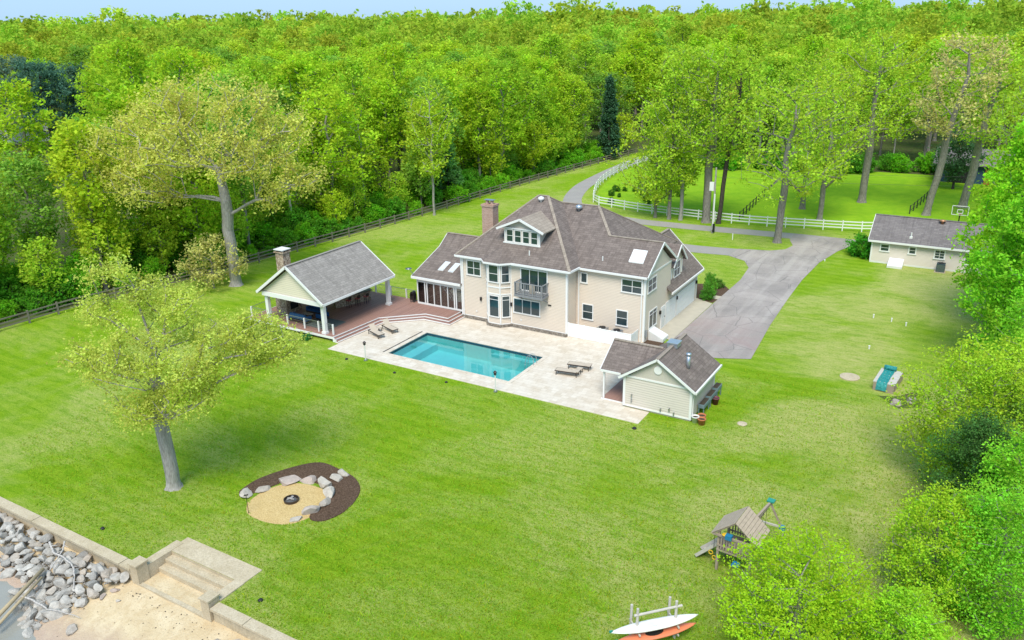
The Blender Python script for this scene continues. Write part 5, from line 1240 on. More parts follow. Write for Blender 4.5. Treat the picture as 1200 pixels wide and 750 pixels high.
# ------------------------------------------------------------------ trees
def grow(rng, Ht, z0, R, ntips, shape='round', lean=(0, 0), trunk_top=.8, wob=.35, inner=.35, lobes=None):
    """skeleton: nodes, parents, tip ids.  Tips are spread through an uneven crown envelope and hooked on to the nearest older branch"""
    n_t = 9; nodes = []; par = []
    tz = z0 + (Ht - z0) * trunk_top
    off = np.zeros(2)
    for i in range(n_t):
        f_ = i / (n_t - 1); off = np.array(lean) * f_ * Ht + rng.normal(0, .012 * Ht * f_, 2)
        nodes.append(np.array([off[0], off[1], tz * f_])); par.append(i - 1)
    ph = rng.uniform(0, 6.28, 6)
    tips = []
    for _ in range(ntips):
        f_ = rng.uniform(0, 1); a = rng.uniform(0, 6.28)
        if shape == 'round': prof = math.sin(math.pi * (.10 + .86 * f_)) ** .62
        elif shape == 'vase': prof = (.45 + .75 * f_) * (1 - max(0, f_ - .62) / .38 * .75)
        elif shape == 'oak': prof = math.sin(math.pi * (.16 + .76 * f_)) ** .45
        elif shape == 'cone': prof = max(.04, (1 - f_) ** .85)
        else: prof = math.sin(math.pi * (.08 + .86 * f_)) ** .8
        lob = 1 + wob * (.55 * math.sin(2 * a + ph[0] + 2.3 * f_) + .4 * math.sin(3 * a + ph[1] - 3 * f_) + .35 * math.sin(5 * a + ph[2] + 5 * f_))
        rr = R * prof * lob * (inner + (1 - inner) * rng.uniform(0, 1) ** .5)
        z = z0 + (Ht - z0) * f_
        lx, ly = lean[0] * z, lean[1] * z
        tips.append(np.array([lx + rr * math.cos(a), ly + rr * math.sin(a), z + rng.normal(0, .25)]))
    if lobes:                                                # explicit crown masses: (x, y, z, radius, count)
        tips = []
        for (x, y, z, rad, cnt) in lobes:
            for _ in range(cnt):
                d = rng.normal(0, 1, 3); d /= np.linalg.norm(d); d *= rad * rng.uniform(.25, 1) ** .5; d[2] *= .72
                tips.append(np.array([x, y, z]) + d)
    crotch = np.array([lean[0] * z0, lean[1] * z0, z0 * .9])
    tips.sort(key=lambda p: np.linalg.norm(p - crotch))
    N = np.array(nodes); plen = np.zeros(len(nodes)); ids = []
    lo = max(0, int(n_t * .45))
    for tp_ in tips:
        N = np.array(nodes); d = np.linalg.norm(N - tp_, axis=1)
        cost = d + .30 * plen + np.where(N[:, 2] > tp_[2] - .12 * d, 2.0 + .8 * (N[:, 2] - tp_[2]).clip(0), 0)
        cost[:lo] += 4
        j = int(np.argmin(cost)); L_ = d[j]; k = max(1, int(L_ / 1.3)); prev = j; a = nodes[j].copy()
        for q in range(1, k + 1):
            f_ = q / k; p = a + (tp_ - a) * f_; p = p + rng.normal(0, .06 * L_ / k, 3) * (q < k); p[2] += .10 * L_ * math.sin(math.pi * f_) * .6
            nodes.append(p); par.append(prev); plen = np.append(plen, plen[prev] + L_ / k); prev = len(nodes) - 1
        ids.append(prev)
    return np.array(nodes), par, ids, n_t
def trunk_mesh(nodes, par, ids, n_t, r_base, r_tip, mat, sides=6, minr=0.0):
    cnt = np.zeros(len(nodes)); cnt[ids] = 1
    for i in range(len(nodes) - 1, 0, -1): cnt[par[i]] += cnt[i]
    tot = max(cnt[0], 1); ex = math.log(r_base / r_tip) / math.log(max(tot, 2)); rad = r_tip * np.maximum(cnt, .6) ** ex; rad[n_t:] = (r_tip * np.maximum(cnt, .6) ** (ex * .90))[n_t:]
    V = []; F = []; ang = np.arange(sides) * 2 * np.pi / sides
    for i in range(1, len(nodes)):
        p, q = nodes[par[i]], nodes[i]; ra, rb = min(rad[par[i]], rad[i] * 1.35 if i >= n_t else rad[par[i]]), rad[i]
        if ra < minr: continue
        d = q - p; L_ = np.linalg.norm(d)
        if L_ < 1e-4: continue
        d /= L_; u = np.array([1., 0, 0]) if abs(d[2]) > .85 else np.array([0, 0, 1.]); a = np.cross(d, u); a /= np.linalg.norm(a); b_ = np.cross(d, a)
        s_ = len(V); c = np.cos(ang)[:, None] * a + np.sin(ang)[:, None] * b_
        if i == 1:                                            # root flare
            lob_ = 1 + .16 * np.sin(ang * 3 + .7) + .10 * np.sin(ang * 5); prevr = None
            for h_, k_ in ((-.02, 1.42), (.06, 1.25), (.18, 1.10), (.42, 1.03)):
                V.extend((p + d * L_ * h_ + c * (ra * k_ * (1 + (lob_ - 1) * (k_ - 1) / .85))[:, None]).tolist())
            for r_i in range(3):
                for k in range(sides): F.append((s_ + r_i * sides + k, s_ + r_i * sides + (k + 1) % sides, s_ + (r_i + 1) * sides + (k + 1) % sides, s_ + (r_i + 1) * sides + k))
            p = p + d * L_ * .40; s_ = len(V)
        V.extend((p - d * ra * .3 + c * ra).tolist()); V.extend((q + d * rb * .3 + c * rb).tolist())
        for k in range(sides): F.append((s_ + k, s_ + (k + 1) % sides, s_ + sides + (k + 1) % sides, s_ + sides + k))
    me = bpy.data.meshes.new('trunk'); me.from_pydata(V, [], F); me.materials.append(MAT[mat]); me.polygons.foreach_set('use_smooth', [True] * len(F)); return me
def leaves(rng, nodes, par, ids, per, size, puff, flat=.6, droop=0, up_bias=.85, spray=1.0):
    """leaves in sprays drawn out along each twig"""
    T = nodes[ids]; k = len(T); n = k * per
    D = T - nodes[[par[i] for i in ids]]; D = D / (np.linalg.norm(D, axis=1)[:, None] + 1e-6); D[:, 2] += .35; D += rng.normal(0, .25, D.shape); D /= np.linalg.norm(D, axis=1)[:, None]
    tip = np.repeat(np.arange(k), per); amp = np.repeat(rng.uniform(.6, 1.35, k), per)
    along = rng.uniform(-1.5, .75, n) * spray; wid = .30 + .34 * (1 - np.abs((along / spray + .5) / 1.3)).clip(0, 1)
    C = T[tip] + D[tip] * (along * puff * amp)[:, None] + rng.normal(0, 1, (n, 3)) * np.array([1, 1, flat + .2]) * (puff * amp * wid * 1.25)[:, None]
    C[:, 2] -= droop * rng.uniform(0, 1, n)
    nr = rng.normal(0, 1, (n, 3)); nr[:, 2] += up_bias * 2 * rng.uniform(.3, 1, n); nr /= np.linalg.norm(nr, axis=1)[:, None]
    t1 = np.cross(nr, rng.normal(0, 1, (n, 3))); t1 /= np.linalg.norm(t1, axis=1)[:, None] + 1e-9; t2 = np.cross(nr, t1)
    s = size * rng.uniform(.55, 1.35, n)
    tint = np.clip(np.repeat(rng.normal(.5, .17, k), per) + rng.normal(0, .16, n), 0, 1)
    return C, t1 * s[:, None], t2 * (s * .62)[:, None], tint
def leaf_mesh(name, C, U, W, tint, mat='leaf', hue=None):
    n = len(C); V = np.empty((n, 4, 3), np.float32)
    V[:, 0] = C - U; V[:, 1] = C - W; V[:, 2] = C + U; V[:, 3] = C + W
    me = bpy.data.meshes.new(name); me.vertices.add(4 * n); me.vertices.foreach_set('co', V.ravel())
    me.loops.add(4 * n); me.loops.foreach_set('vertex_index', np.arange(4 * n, dtype=np.int32))
    me.polygons.add(n); me.polygons.foreach_set('loop_start', np.arange(0, 4 * n, 4, dtype=np.int32)); me.polygons.foreach_set('loop_total', np.full(n, 4, np.int32))
    at = me.attributes.new('tint', 'FLOAT', 'POINT'); at.data.foreach_set('value', np.repeat(tint, 4).astype(np.float32))
    if hue is not None:
        ah = me.attributes.new('hue', 'FLOAT', 'POINT'); ah.data.foreach_set('value', np.repeat(hue, 4).astype(np.float32))
    me.materials.append(MAT[mat]); me.update(); return me
LEAF_GAIN = 2.7
class Proto: pass
def proto(seed, Ht, z0, R, ntips, per, size, puff, shape, bark='bark', rb=.26, rtip=.02, sides=5, minr=.03, **kw):
    rng = np.random.RandomState(seed); p = Proto()
    lk = {k: kw.pop(k) for k in ('flat', 'droop', 'up_bias', 'spray') if k in kw}
    nodes, par, ids, nt = grow(rng, Ht, z0, R, ntips, shape, **kw)
    p.trunk = trunk_mesh(nodes, par, ids, nt, rb, rtip, bark, sides, minr); p.leaf = leaves(rng, nodes, par, ids, per, size, puff, **lk)
    p.crown = leaf_mesh('crown', *p.leaf); p.H = Ht; return p
def plant(p, name, label, cat, loc, s=1.0, rz=0, col=(.1, .2, .01), group=None, sz=None):
    t_ = thing(name, label, cat, loc, rz, group); t_.scale = (s, s, sz if sz else s)
    for nm, me in (('trunk', p.trunk), ('crown', p.crown)):
        o = bpy.data.objects.new(nm, me); COL.objects.link(o); o.parent = t_; o.color = (*[min(.66, v_ * LEAF_GAIN) for v_ in col], 1)
    return t_
GREENS = [(.164, .248, .015), (.182, .264, .015), (.142, .226, .018), (.194, .270, .016), (.165, .240, .020), (.110, .186, .026), (.188, .248, .020)]
OLIVE = (.225, .235, .070); TAN = (.25, .215, .085)

PR = [proto(100 + i, *a, inner=.3, wob=.42) for i, a in enumerate([
    (19, 6.5, 4.4, 175, 34, .24, .75, 'round'), (20, 7.5, 4.0, 170, 34, .24, .78, 'vase'), (18.5, 6.0, 3.9, 165, 34, .24, .75, 'oval'),
    (21, 8.0, 4.8, 185, 33, .25, .80, 'round'), (20, 6.5, 3.4, 150, 34, .23, .72, 'oval'), (20.5, 9.0, 4.6, 170, 32, .24, .72, 'vase'),
    (18.5, 7.0, 5.0, 185, 30, .24, .68, 'oak'), (22.5, 8.5, 3.8, 170, 34, .24, .78, 'oval')])]
PTHIN = [proto(120 + i, *a) for i, a in enumerate([(18, 6.0, 3.4, 110, 18, .22, .6, 'vase', 'bark_pale', .17), (17, 5.0, 3.2, 105, 18, .22, .6, 'oval', 'bark', .17)])]
PCON = proto(140, 18, 1.5, 4.6, 190, 60, .28, .55, 'cone', 'bark_dark', .3, flat=.35, trunk_top=.97, wob=.18)
PPINE = proto(142, 17.5, 2.5, 6.2, 240, 46, .24, .75, 'oak', 'bark_dark', .35, flat=.22, trunk_top=.95, wob=.35, inner=.25)
PCED = proto(141, 14, .8, 2.1, 130, 70, .22, .42, 'cone', 'bark_dark', .2, trunk_top=.97, wob=.12)
PBUSH = [proto(150 + i, 3.0, .2, 1.9, 90, 46, .14, .40, 'round', 'bark', .07, .01, 5, .012, trunk_top=.4) for i in range(3)]
PSAP = proto(155, 7.5, 1.6, 2.3, 75, 34, .17, .52, 'oval', 'bark', .08, .012, 5, .02)

def fr_cam(x, y):
    """camera azimuth relative to the view axis and distance"""
    return math.degrees(math.atan2(x, y)) - math.degrees(YAW), math.hypot(x, y)
def in_forest(x, y):
    if y < 162 and x < -50: return x < fence_x(y) - 3.2
    if -66 < x < -61 and y < 172: return False
    edge = float(np.interp(x, [-70, -60, -45, -30, -20, -8, 6, 20], [166, 160, 155, 158, 163, 168, 166, 150]))
    return y > edge
rF = random.Random(11); cells = []
for i in range(-75, 14):
    for j in range(2, 75):
        g_ = 8.2; x, y = (i + .5 * (j % 2)) * g_ + rF.uniform(-2.8, 2.8), j * g_ + rF.uniform(-2.8, 2.8)
        az, d = fr_cam(x, y)
        if abs(az) > 36 or d > 520 or not in_forest(x, y): continue
        if math.hypot(x + 212, y - 111) < 11 or (az < -25.6 and 122 < d < 236): continue
        if d > 175 and rF.random() < .42: continue
        cells.append((d, x, y))
cells.sort()
NEAR = cells[:292]; FAR = cells[292:]
def hfac(x, y, d):
    base = float(np.interp(y, [20, 36, 50, 62, 90, 130, 160], [.66, .70, .80, .98, 1.02, .92, .86])) if x < -50 and d < 175 else .95
    return base * float(np.interp(d, [90, 170, 260, 400, 600], [1, .98, 1.02, 1.12, 1.16]))
def forest_col(r_):
    c = r_.choice(GREENS); k = r_.uniform(.82, 1.12)
    if r_.random() < .05: c = r_.choice([OLIVE, (.22, .225, .06), (.20, .22, .03)])
    return tuple(v_ * k for v_ in c)
for k, (d, x, y) in enumerate(NEAR):
    p = rF.choice(PR); s = hfac(x, y, d) * rF.uniform(.86, 1.12)
    edge_d = fence_x(min(y, 165)) - x
    if edge_d < 9 and rF.random() < .18: p = rF.choice(PTHIN)
    z_ = 'back' if (x > -62) else ('edge' if edge_d < 11 and y < 165 else 'deep')
    col = forest_col(rF); az = fr_cam(x, y)[0]
    hue = 'tan leaved' if col[0] > col[1] * .95 else ('lime green' if col[1] > .258 else ('dark green' if col[1] < .195 else ('mid green' if col[1] < .235 else 'bright green')))
    form = 'thin' if p in PTHIN else {0: 'rounded', 1: 'upright', 2: 'oval', 3: 'tall rounded', 4: 'narrow', 5: 'upright', 6: 'broad', 7: 'tall'}[PR.index(p)]
    where = ('left of the huge oak' if az < -21 else 'behind the huge oak' if az < -12 else 'between the huge oak and the chimney' if az < -4 else 'above the house roof' if az < 5 else 'behind the white fence' if az < 14 else 'behind the far field trees' if az < 24 else 'behind the cottage trees')
    depth = 'at wood edge' if z_ == 'edge' else ('in front wood rows' if d < 150 else 'in mid wood' if d < 200 else 'in deep wood')
    plant(p, 'forest_tree', '%s %s tree %s, %s' % (form, hue, depth, where), 'tree', (x, y, 0), s * (rF.uniform(.95, 1.12) if d < 175 else rF.uniform(1.2, 1.5)), rF.uniform(0, 6.28), col, 'broadleaf trees of the wood', s)
# the wood beyond: one mass of crowns
Cs, Us, Ws, Ts, Hs = [], [], [], [], []
rngF = np.random.RandomState(77)
extra = []
for i in range(-110, 26):
    for j in range(20, 130):
        g_ = 11.5; x, y = (i + .5 * (j % 2)) * g_ + rF.uniform(-4, 4), j * g_ + rF.uniform(-4, 4); az, d = fr_cam(x, y)
        if abs(az) < 36 and 520 <= d < 1150 and in_forest(x, y): extra.append((d, x, y))
TRK = MB()
for (d, x, y) in FAR + extra:
    p = rF.choice(PR); C, U, W, T = p.leaf
    keep = 2200 if d < 260 else (1300 if d < 380 else (650 if d < 520 else 190)); n = len(C); idx = rngF.choice(n, keep, replace=False); up_s = (n / keep) ** .47
    s = hfac(x, y, d) * rF.choice([rF.uniform(.80, 1.0), rF.uniform(.92, 1.12), rF.uniform(1.0, 1.26)]) * (1.25 if d > 230 and rF.random() < .12 else 1); a = rF.uniform(0, 6.28); ca, sa = math.cos(a), math.sin(a); Rm = np.array([[ca, -sa, 0], [sa, ca, 0], [0, 0, 1]])
    sxy = s * (1.42 if d < 520 else 1.8)
    Cc = C[idx] @ Rm.T * np.array([sxy, sxy, s]) + np.array([x, y, 0]); Cs.append(Cc); Us.append(U[idx] @ Rm.T * s * up_s); Ws.append(W[idx] @ Rm.T * s * up_s)
    Ts.append(np.clip(T[idx] * .7 + rF.uniform(-.16, .44), 0, 1))
    Hs.append(np.full(keep, rF.choice([-.030, -.022, .03]) if rF.random() < .10 else rF.gauss(0, .012)))
me = leaf_mesh('far_wood', np.vstack(Cs), np.vstack(Us), np.vstack(Ws), np.concatenate(Ts), 'leaf', np.concatenate(Hs))
fwood = bpy.data.objects.new('far_wood', me); COL.objects.link(fwood); fwood.color = (.152 * LEAF_GAIN, .205 * LEAF_GAIN, .020 * LEAF_GAIN, 1); tag(fwood, 'distant continuous wood of green tree crowns reaching the horizon', 'wood', None, 'stuff')  # crown colour lowered: slight aerial tone of distance put into the colour

# conifers in the wood
def polar(az, d): a_ = math.radians(az) + YAW; return math.sin(a_) * d, math.cos(a_) * d
for i, (x, y, s, col, lab, p) in enumerate([(*polar(-28.6, 222), 1.10, (.040, .085, .058), 'largest dark blue green pine in the far-left wood', PPINE), (*polar(-27.0, 230), 1.02, (.045, .088, .060), 'dark pine right of the largest pine', PPINE), (*polar(-30.2, 246), 1.12, (.065, .105, .072), 'greyish pine left of the largest pine behind the white house', PPINE), (*polar(-31.8, 232), .95, (.075, .12, .075), 'pale grey green pine at the left border of the picture', PPINE),
        (*polar(-26.2, 226), .80, (.045, .088, .060), 'lower dark pine at the right end of the pine group', PPINE), (-69.5, 153, 1.12, (.030, .068, .036), 'slim dark cedar beside the bend of the drive', PCED), (-76.5, 107, .62, (.085, .17, .05), 'blue green drooping evergreen at the wood edge', PCON)]):
    plant(p, 'conifer', lab, 'tree', (x, y, 0), s, i * 1.1, col)
# shrubs along the wood edge
rB = random.Random(4); k = 0
yy = 30.0
while yy < 160:
    for row in range(4):
        x = fence_x(yy) - rB.uniform(1.6, 3.4) - row * 3.4; y = yy + rB.uniform(-1.2, 1.2); s = rB.uniform(.40, .95) * (1.15 if row else 1); col = rB.choice([(.075, .19, .01), (.055, .15, .012), (.10, .215, .012)])
        where = 'left of the lawn oak' if y < 42 else 'behind the lawn oak' if y < 52 else 'by the huge oak' if y < 66 else 'behind the pavilion' if y < 82 else 'left of the sunroom' if y < 100 else 'left of the chimney' if y < 122 else 'by the bend of the drive'
        tone = 'bright' if col[1] > .2 else 'dark' if col[1] < .16 else 'mid'
        plant(rB.choice(PBUSH), 'edge_shrub', '%s %s green shrub %s brown fence, %s' % ('large' if s > .95 else 'small', tone, ('right behind', 'close behind', 'some way behind', 'deep behind')[row], where), 'shrub', (x, y, 0), s, rB.uniform(0, 6.28), col, 'shrubs along the wood edge', s * rB.uniform(.8, 1.3))
    yy += rB.uniform(2.3, 3.6)
for i in range(22):
    x = -58 + i * 3.0 + rB.uniform(-1, 1); y = float(np.interp(x, [-60, -45, -30, -20, -8, 6], [158, 152, 155, 160, 165, 163])) + rB.uniform(-1, 2)
    if -11 < x < 5: y = 166
    plant(rB.choice(PBUSH), 'edge_shrub', 'green shrub at the far side of the field, ' + ('left of the utility pole' if x < -45 else 'behind the utility pole' if x < -32 else 'behind the island tree' if x < -20 else 'left of the barn' if x < -10 else 'near the barn'), 'shrub', (x, y, 0), rB.uniform(.7, 1.3), rB.uniform(0, 6.28), rB.choice([(.075, .19, .01), (.05, .14, .012)]), 'shrubs beyond the field')
# young understorey trees at the edge
for i in range(48):
    y = 30 + i * 2.75 + rB.uniform(-2, 2); x = fence_x(y) - rB.uniform(3.0, 12)
    where = 'left of the lawn oak' if y < 42 else 'behind the lawn oak' if y < 54 else 'by the huge oak' if y < 68 else 'behind the pavilion' if y < 86 else 'left of the sunroom' if y < 105 else 'left of the chimney' if y < 125 else 'by the bend of the drive'
    col = rB.choice(GREENS); sc_ = rB.uniform(.75, 1.35); tone = 'lime' if col[1] > .255 else 'dark' if col[1] < .2 else 'mid' if col[1] < .24 else 'bright'
    plant(PSAP, 'young_tree', '%s %s green young tree %s brown fence, %s' % ('tall' if sc_ > 1.1 else 'low' if sc_ < .9 else 'medium', tone, 'close behind' if fence_x(y) - x < 6 else 'deeper behind', where), 'tree', (x, y, 0), sc_, rB.uniform(0, 6.28), col, 'young trees at the wood edge')

# ---- individual trees in the grounds
def hero(name, label, loc, seed, Ht, z0, R, ntips, per, size, puff, shape, col, bark='bark', rb=.3, rtip=.018, **kw):
    p = proto(seed, Ht, z0, R, ntips, per, size, puff, shape, bark, rb, rtip, 7, .012, **kw)
    return plant(p, name, label, 'tree', loc, 1.0, 0, col)
rv, fv2 = np.array([cy, -sy]), np.array([sy, cy])           # camera right and forward on the ground
def lobe(r_, f_, z, rad, n): return (rv[0] * r_ + fv2[0] * f_, rv[1] * r_ + fv2[1] * f_, z, rad, n)
hero('oak_tree', 'spreading yellow green oak standing alone on the front lawn', (-41.2, 27.1, 0), 201, 15, 4.6, 7, 0, 100, .080, .52, 'oak', (.218, .245, .048), 'bark_pale', .42, .014, trunk_top=.45, flat=.5,
     lobes=[lobe(-1.7, 0.5, 13.8, 1.2, 16), lobe(0.3, 1.0, 12.5, 1.5, 24), lobe(-2.4, 0.2, 11.8, 1.3, 20), lobe(2.4, 0.5, 11.7, 1.5, 24), lobe(4.6, -0.6, 10.5, 1.6, 28), lobe(6.6, -0.2, 10.3, 1.5, 24), lobe(7.8, 0.4, 9.3, 1.1, 16), lobe(6.1, 0.6, 8.7, 1.1, 14), lobe(0.0, -1.6, 9.9, 2.0, 34), lobe(2.5, -2.0, 8.9, 1.8, 30), lobe(-2.0, -1.0, 8.7, 1.5, 22), lobe(-3.9, -0.4, 9.1, 1.0, 14), lobe(0.5, -2.2, 6.5, 1.6, 22), lobe(0.8, 2.2, 9.8, 1.8, 22), lobe(4.2, 2.0, 9.1, 1.4, 16), lobe(2.9, -1.4, 6.7, 1.2, 14), lobe(5.2, -0.3, 8.8, 1.3, 18), lobe(2.9, -0.9, 7.7, 1.3, 16), lobe(-1.1, -1.2, 6.7, 1.2, 12)])
hero('oak_tree', 'huge olive yellow oak rising behind the pavilion', (-70.57, 58.1, 0), 202, 22.5, 7, 13, 0, 50, .150, .85, 'oak', (.245, .256, .055), 'bark_pale', .60, .020, trunk_top=.35, flat=.55,
     lobes=[lobe(-1.0, 0, 20.0, 3.6, 46), lobe(-5.0, 0, 18.6, 3.6, 46), lobe(3.4, 0, 19.2, 3.4, 44), lobe(-9.0, -.5, 16.0, 3.6, 44), lobe(-12.5, 0, 15.0, 2.6, 24), lobe(7.0, .5, 16.4, 3.2, 40), lobe(-3.0, -3.5, 15.5, 3.8, 48), lobe(2.0, -3.5, 15.0, 3.6, 44), lobe(-7.0, -3, 12.2, 3.2, 36), lobe(6.0, -2, 12.6, 3.0, 34), lobe(8.6, 0, 12.0, 2.2, 20), lobe(-10.5, -1, 11.6, 2.4, 22), lobe(-2.6, 4, 16, 3.8, 34), lobe(4, 4, 15, 3.4, 30), lobe(-6, 3.5, 14, 3.2, 28), lobe(-4.6, -2, 10.2, 1.5, 10), lobe(5.2, -2.2, 10.2, 1.5, 10)])
plant(proto(203, 5.6, .7, 3.2, 80, 40, .14, .5, 'round', 'bark', .1, .012, 6, .012, trunk_top=.5), 'small_tree', 'small tan leaved tree at the foot of the huge oak', 'tree', (-71.9, 56.2, 0), 1.0, 0, (.235, .225, .075))
DT = [  # label, base, seed, height, z0, R, tips, per, shape, colour, bark, rb, lean
    ('bright yellow green tree on the grass island in the drive', (-23.4, 102.95), 211, 19.5, 6.2, 6.6, 190, 48, 'oak', (0.176, 0.245, 0.021), 'bark', .45, (0.03, 0)),
    ('tall straight trunked tree behind the utility pole', (-34.7, 109.3), 212, 23, 9.0, 6.0, 170, 50, 'round', (0.168, 0.235, 0.021), 'bark', .55, (0, 0)),
    ('slim leaning tree right of the utility pole', (-33.0, 109.4), 213, 22.5, 9.5, 5.0, 130, 48, 'oval', (0.172, 0.240, 0.021), 'bark_dark', .30, (.06, .02)),
    ('light green tree at the white fence nearest its corner', (-42.0, 108.9), 214, 15.5, 2.6, 5.2, 160, 50, 'oval', (0.190, 0.265, 0.021), 'bark', .22, (-.01, 0)),
    ('second light green tree along the white fence', (-39.9, 108.8), 215, 22, 4.5, 5.4, 170, 52, 'oval', (0.176, 0.245, 0.021), 'bark', .26, (0, 0)),
    ('third light green tree along the white fence', (-38.3, 109.0), 216, 22.8, 4.5, 5.2, 165, 52, 'vase', (0.179, 0.250, 0.021), 'bark_pale', .26, (.01, 0)),
    ('tree in the field behind the island tree', (-25.0, 123.7), 217, 21, 7, 6.0, 165, 50, 'round', (0.176, 0.245, 0.021), 'bark', .40, (0, 0)),
    ('ivy trunked tree just behind the white fence', (-21.3, 117.5), 218, 20, 6.0, 6.2, 165, 50, 'vase', (0.183, 0.255, 0.021), 'bark', .36, (.01, 0)),
    ('tall tree in the middle of the far field', (-18.2, 132.2), 219, 24, 9, 7.6, 200, 52, 'round', (0.183, 0.255, 0.021), 'bark', .55, (0, 0)),
    ('leaning tall tree with orange tan leaves behind the cottage', (-8.9, 127.3), 220, 24, 11.5, 6.0, 150, 44, 'oak', (0.245, 0.215, 0.085), 'bark', .48, (.10, .01)),
    ('thick leaning trunk tree right of the orange tan one', (-4.9, 134.8), 221, 22, 10, 6.6, 165, 50, 'round', (0.172, 0.240, 0.021), 'bark', .56, (.09, .01)),
    ('dark small tree in front of the far barn', (-7.2, 149.0), 222, 9, 2.2, 3.4, 110, 55, 'oval', (0.035, 0.070, 0.030), 'bark_dark', .20, (0, 0)),
    ('tree rising behind the right end of the cottage', (4.6, 110.0), 223, 22, 5, 6.6, 190, 52, 'round', (0.168, 0.235, 0.021), 'bark', .40, (0, 0)),
    ('tall green tree at the far right border behind the cottage', (4.5, 121.0), 224, 25, 6, 7.2, 200, 52, 'oval', (0.161, 0.225, 0.021), 'bark', .45, (0, 0)),
    ('thin pale stemmed tree standing at the brown fence', (-71.2, 95.8), 225, 18.5, 6, 3.6, 95, 36, 'vase', (0.186, 0.260, 0.021), 'bark_pale', .17, (0, 0)),
]
for (lab, b_, sd, Ht, z0, R_, nt, per, shp, col, bk, rb, ln) in DT:
    plant(proto(sd, Ht, z0, R_ * .95, int(nt * 1.15), int(per * .60), .19, .74, shp, bk, rb, .018, 7, .014, lean=ln, inner=.3, wob=.45), 'tall_tree', lab, 'tree', (b_[0], b_[1], 0), 1, 0, col)
# right-hand border trees
NT_ = [
    ('dense bright green maple hiding the right end of the cottage', (3.3, 84.0), 231, 18.5, 1.0, 5.6, 620, 56, .165, .60, 'round', (0.133, 0.262, 0.013), 'bark', .45),
    ('dense green maple at the right border above the tarp box', (3.0, 73.0), 232, 14, .6, 4.6, 520, 56, .15, .52, 'oval', (0.110, 0.235, 0.015), 'bark', .35),
    ('spreading yellow green tree right of the tarp box', (1.3, 50.8), 233, 8.8, .6, 3.9, 520, 50, .105, .48, 'oak', (0.175, 0.268, 0.018), 'bark', .25),
    ('dark glossy holly in the right border thicket', (1.1, 46.0), 234, 6.6, .3, 2.2, 320, 50, .085, .36, 'oval', (0.040, 0.090, 0.022), 'bark_dark', .15),
    ('yellow green young tree below the dark holly', (0.0, 38.2), 235, 5.8, .4, 2.5, 320, 42, .080, .40, 'oval', (0.170, 0.268, 0.015), 'bark', .14),
    ('bright green tree in the lower right corner', (2.6, 38.0), 236, 6.8, .4, 2.8, 340, 44, .085, .42, 'round', (0.110, 0.235, 0.017), 'bark', .18),
    ('broad lime green tree beside the play set and kayaks', (-4.7, 31.3), 237, 5.3, .6, 3.6, 460, 44, .080, .40, 'oak', (0.163, 0.272, 0.011), 'bark', .2),
    ('lime green bush at the bottom right edge', (-.6, 32.4), 238, 3.8, .3, 2.3, 280, 42, .078, .36, 'round', (0.148, 0.258, 0.015), 'bark', .12),
    ('olive scrubby tree at the right edge beside the holly', (3.9, 50.5), 239, 8.0, .5, 3.0, 280, 36, .10, .44, 'round', (0.125, 0.180, 0.045), 'bark', .16),
    ('green tree at the right edge behind the yellow green one', (4.6, 60.5), 240, 11.5, .5, 4.0, 330, 50, .12, .50, 'oval', (0.110, 0.222, 0.017), 'bark', .25),
    ('small green tree in the thicket between the holly and the maple', (3.2, 55.5), 241, 8.5, .4, 3.0, 280, 46, .11, .44, 'oval', (0.123, 0.235, 0.017), 'bark', .2),
    ('young green tree in the thicket below the holly at the right edge', (3.0, 43.2), 242, 7.2, .3, 2.4, 280, 44, .09, .40, 'oval', (0.118, 0.235, 0.017), 'bark', .16),
]
for (lab, b_, sd, Ht, z0, R_, nt, per, sz_, pf, shp, col, bk, rb) in NT_:
    plant(proto(sd, Ht, z0, R_, nt, int(per * (1.6 if b_[1] < 70 else 1.35)), sz_ * (.78 if b_[1] < 70 else .95), pf, shp, bk, rb, .010, 6, .008, inner=.18, wob=.30), 'border_tree', lab, 'tree', (b_[0], b_[1], 0), 1, 0, col)
# shrubs by the buildings
for (lab, x, y, s, sz_, col) in (('round green shrub at the left end of the cottage', -13.3, 101.3, .85, .75, (.04, .15, .012)), ('young upright green shrub in the mulch by the garage', -24.1, 78.6, .32, .75, (.07, .17, .02)),
        ('low dark green shrub in the mulch by the garage', -24.0, 77.4, .36, .32, (.045, .12, .015)), ('small shrub at the far end of the mulch bed', -24.3, 81.6, .35, .3, (.06, .13, .02)), ('low leafy shrub below the left side of the deck', -52.0, 49.7, .25, .15, (.03, .12, .03))):
    plant(PBUSH[0], 'garden_shrub', lab, 'shrub', (x, y, 0), s, x, col, None, sz_)
for i in range(16):
    x, y = rB.uniform(-56, -44), rB.uniform(114.5, 132)
    if x < -53 - (y - 113) * .28: continue
    plant(PBUSH[i % 3], 'field_tuft', 'small dark tuft growing in the green field', 'tuft', (x, y, 0), rB.uniform(.16, .30), i, (.04, .10, .012), 'dark tufts in the field')

# debris specks on the beach
m = MB(); r = random.Random(21)
for k in range(120):
    u = r.random(); x = r.uniform(-37.5, -27.5); y = (20.35 - .9 * r.random() ** 2 - .25 * abs(math.sin(x * 1.1))) if u < .45 else r.uniform(16.2, 20.2)
    if -35.7 < x < -30.8 and y > 20.4: continue
    q_ = r.uniform(.012, .042); c = Vector((x, y, beach_z(x, y) + q_ * .4)); a_ = r.uniform(0, 6.28)
    m._add([c + Vector((p[0] * q_ * 1.5 * math.cos(a_) - p[1] * q_ * math.sin(a_), p[0] * q_ * 1.5 * math.sin(a_) + p[1] * q_ * math.cos(a_), p[2] * q_ * .6)) for p in octv], octf)
tag(m.build('beach_debris', 'bark_dark'), 'small dark twigs and bits scattered over the sand', 'debris', None, 'stuff')
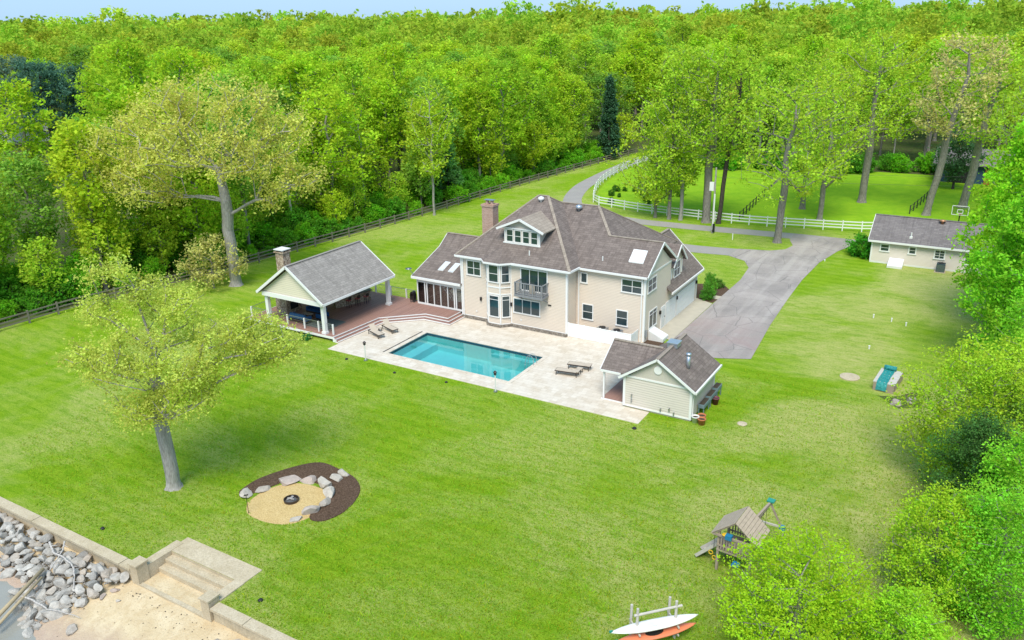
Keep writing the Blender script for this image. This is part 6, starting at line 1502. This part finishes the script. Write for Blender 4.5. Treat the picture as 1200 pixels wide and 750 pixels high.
# short grass standing out of the lawn near the camera
rg = np.random.RandomState(8); n = 900000
gx_, gy_ = rg.uniform(-56, 4, n), rg.uniform(21.1, 62, n)
d_ = np.hypot(gx_, gy_); az_ = np.degrees(np.arctan2(gx_, gy_)) - math.degrees(YAW)
ok = (np.abs(az_) < 34) & (rg.uniform(0, 1, n) < np.clip((34.0 / d_) ** 2, 0, 1) * .40)
def notin(x0, x1, y0, y1): return ~((gx_ > x0) & (gx_ < x1) & (gy_ > y0) & (gy_ < y1))
ok &= notin(-49.6, -19.35, 48.75, 63) & notin(-61, -48, 50.2, 63) & notin(-21.6, -15.6, 50.8, 58) & notin(-36.4, -29.9, 20, 24.0) & notin(-23.5, -15.7, 60, 64)
def inpoly(px, py, poly):
    c = np.zeros(len(px), bool); j = len(poly) - 1
    for i in range(len(poly)):
        xi, yi = poly[i]; xj, yj = poly[j]
        c ^= ((yi > py) != (yj > py)) & (px < (xj - xi) * (py - yi) / (yj - yi + 1e-12) + xi); j = i
    return c
gx_, gy_ = gx_[ok], gy_[ok]
pit = inpoly(gx_, gy_, mul) | (((gx_ + 33.7) / 2.35) ** 2 + ((gy_ - 29.35) / 2.2) ** 2 < 1)
gx_, gy_ = gx_[~pit], gy_[~pit]; n = len(gx_)
hgt_ = rg.uniform(.025, .065, n); clump = np.sin(gx_ * 2.1 + 1.3 * np.sin(gy_ * 1.7)) * np.sin(gy_ * 2.7 + np.sin(gx_ * 1.1)); hgt_ *= 1 + .35 * clump
lean_ = rg.normal(0, .8, (n, 2))
C_g = np.stack([gx_, gy_, hgt_ * .75], 1); U_g = np.stack([lean_[:, 0] * hgt_, lean_[:, 1] * hgt_, hgt_], 1); th_ = rg.uniform(0, 6.28, n); wd_ = rg.uniform(.012, .032, n)
W_g = np.stack([np.cos(th_) * wd_, np.sin(th_) * wd_, np.zeros(n)], 1)
tint_ = np.clip(rg.normal(.5, .28, n) + .18 * clump, 0, 1); hue_ = np.where(rg.uniform(0, 1, n) < .22, -.045, rg.normal(0, .012, n))
gro = bpy.data.objects.new('grass', leaf_mesh('grass', C_g, U_g, W_g, tint_, 'leaf', hue_)); COL.objects.link(gro); gro.color = (.282, .442, .026, 1)
tag(gro, 'short green grass blades of the front lawn', 'grass', None, 'stuff')
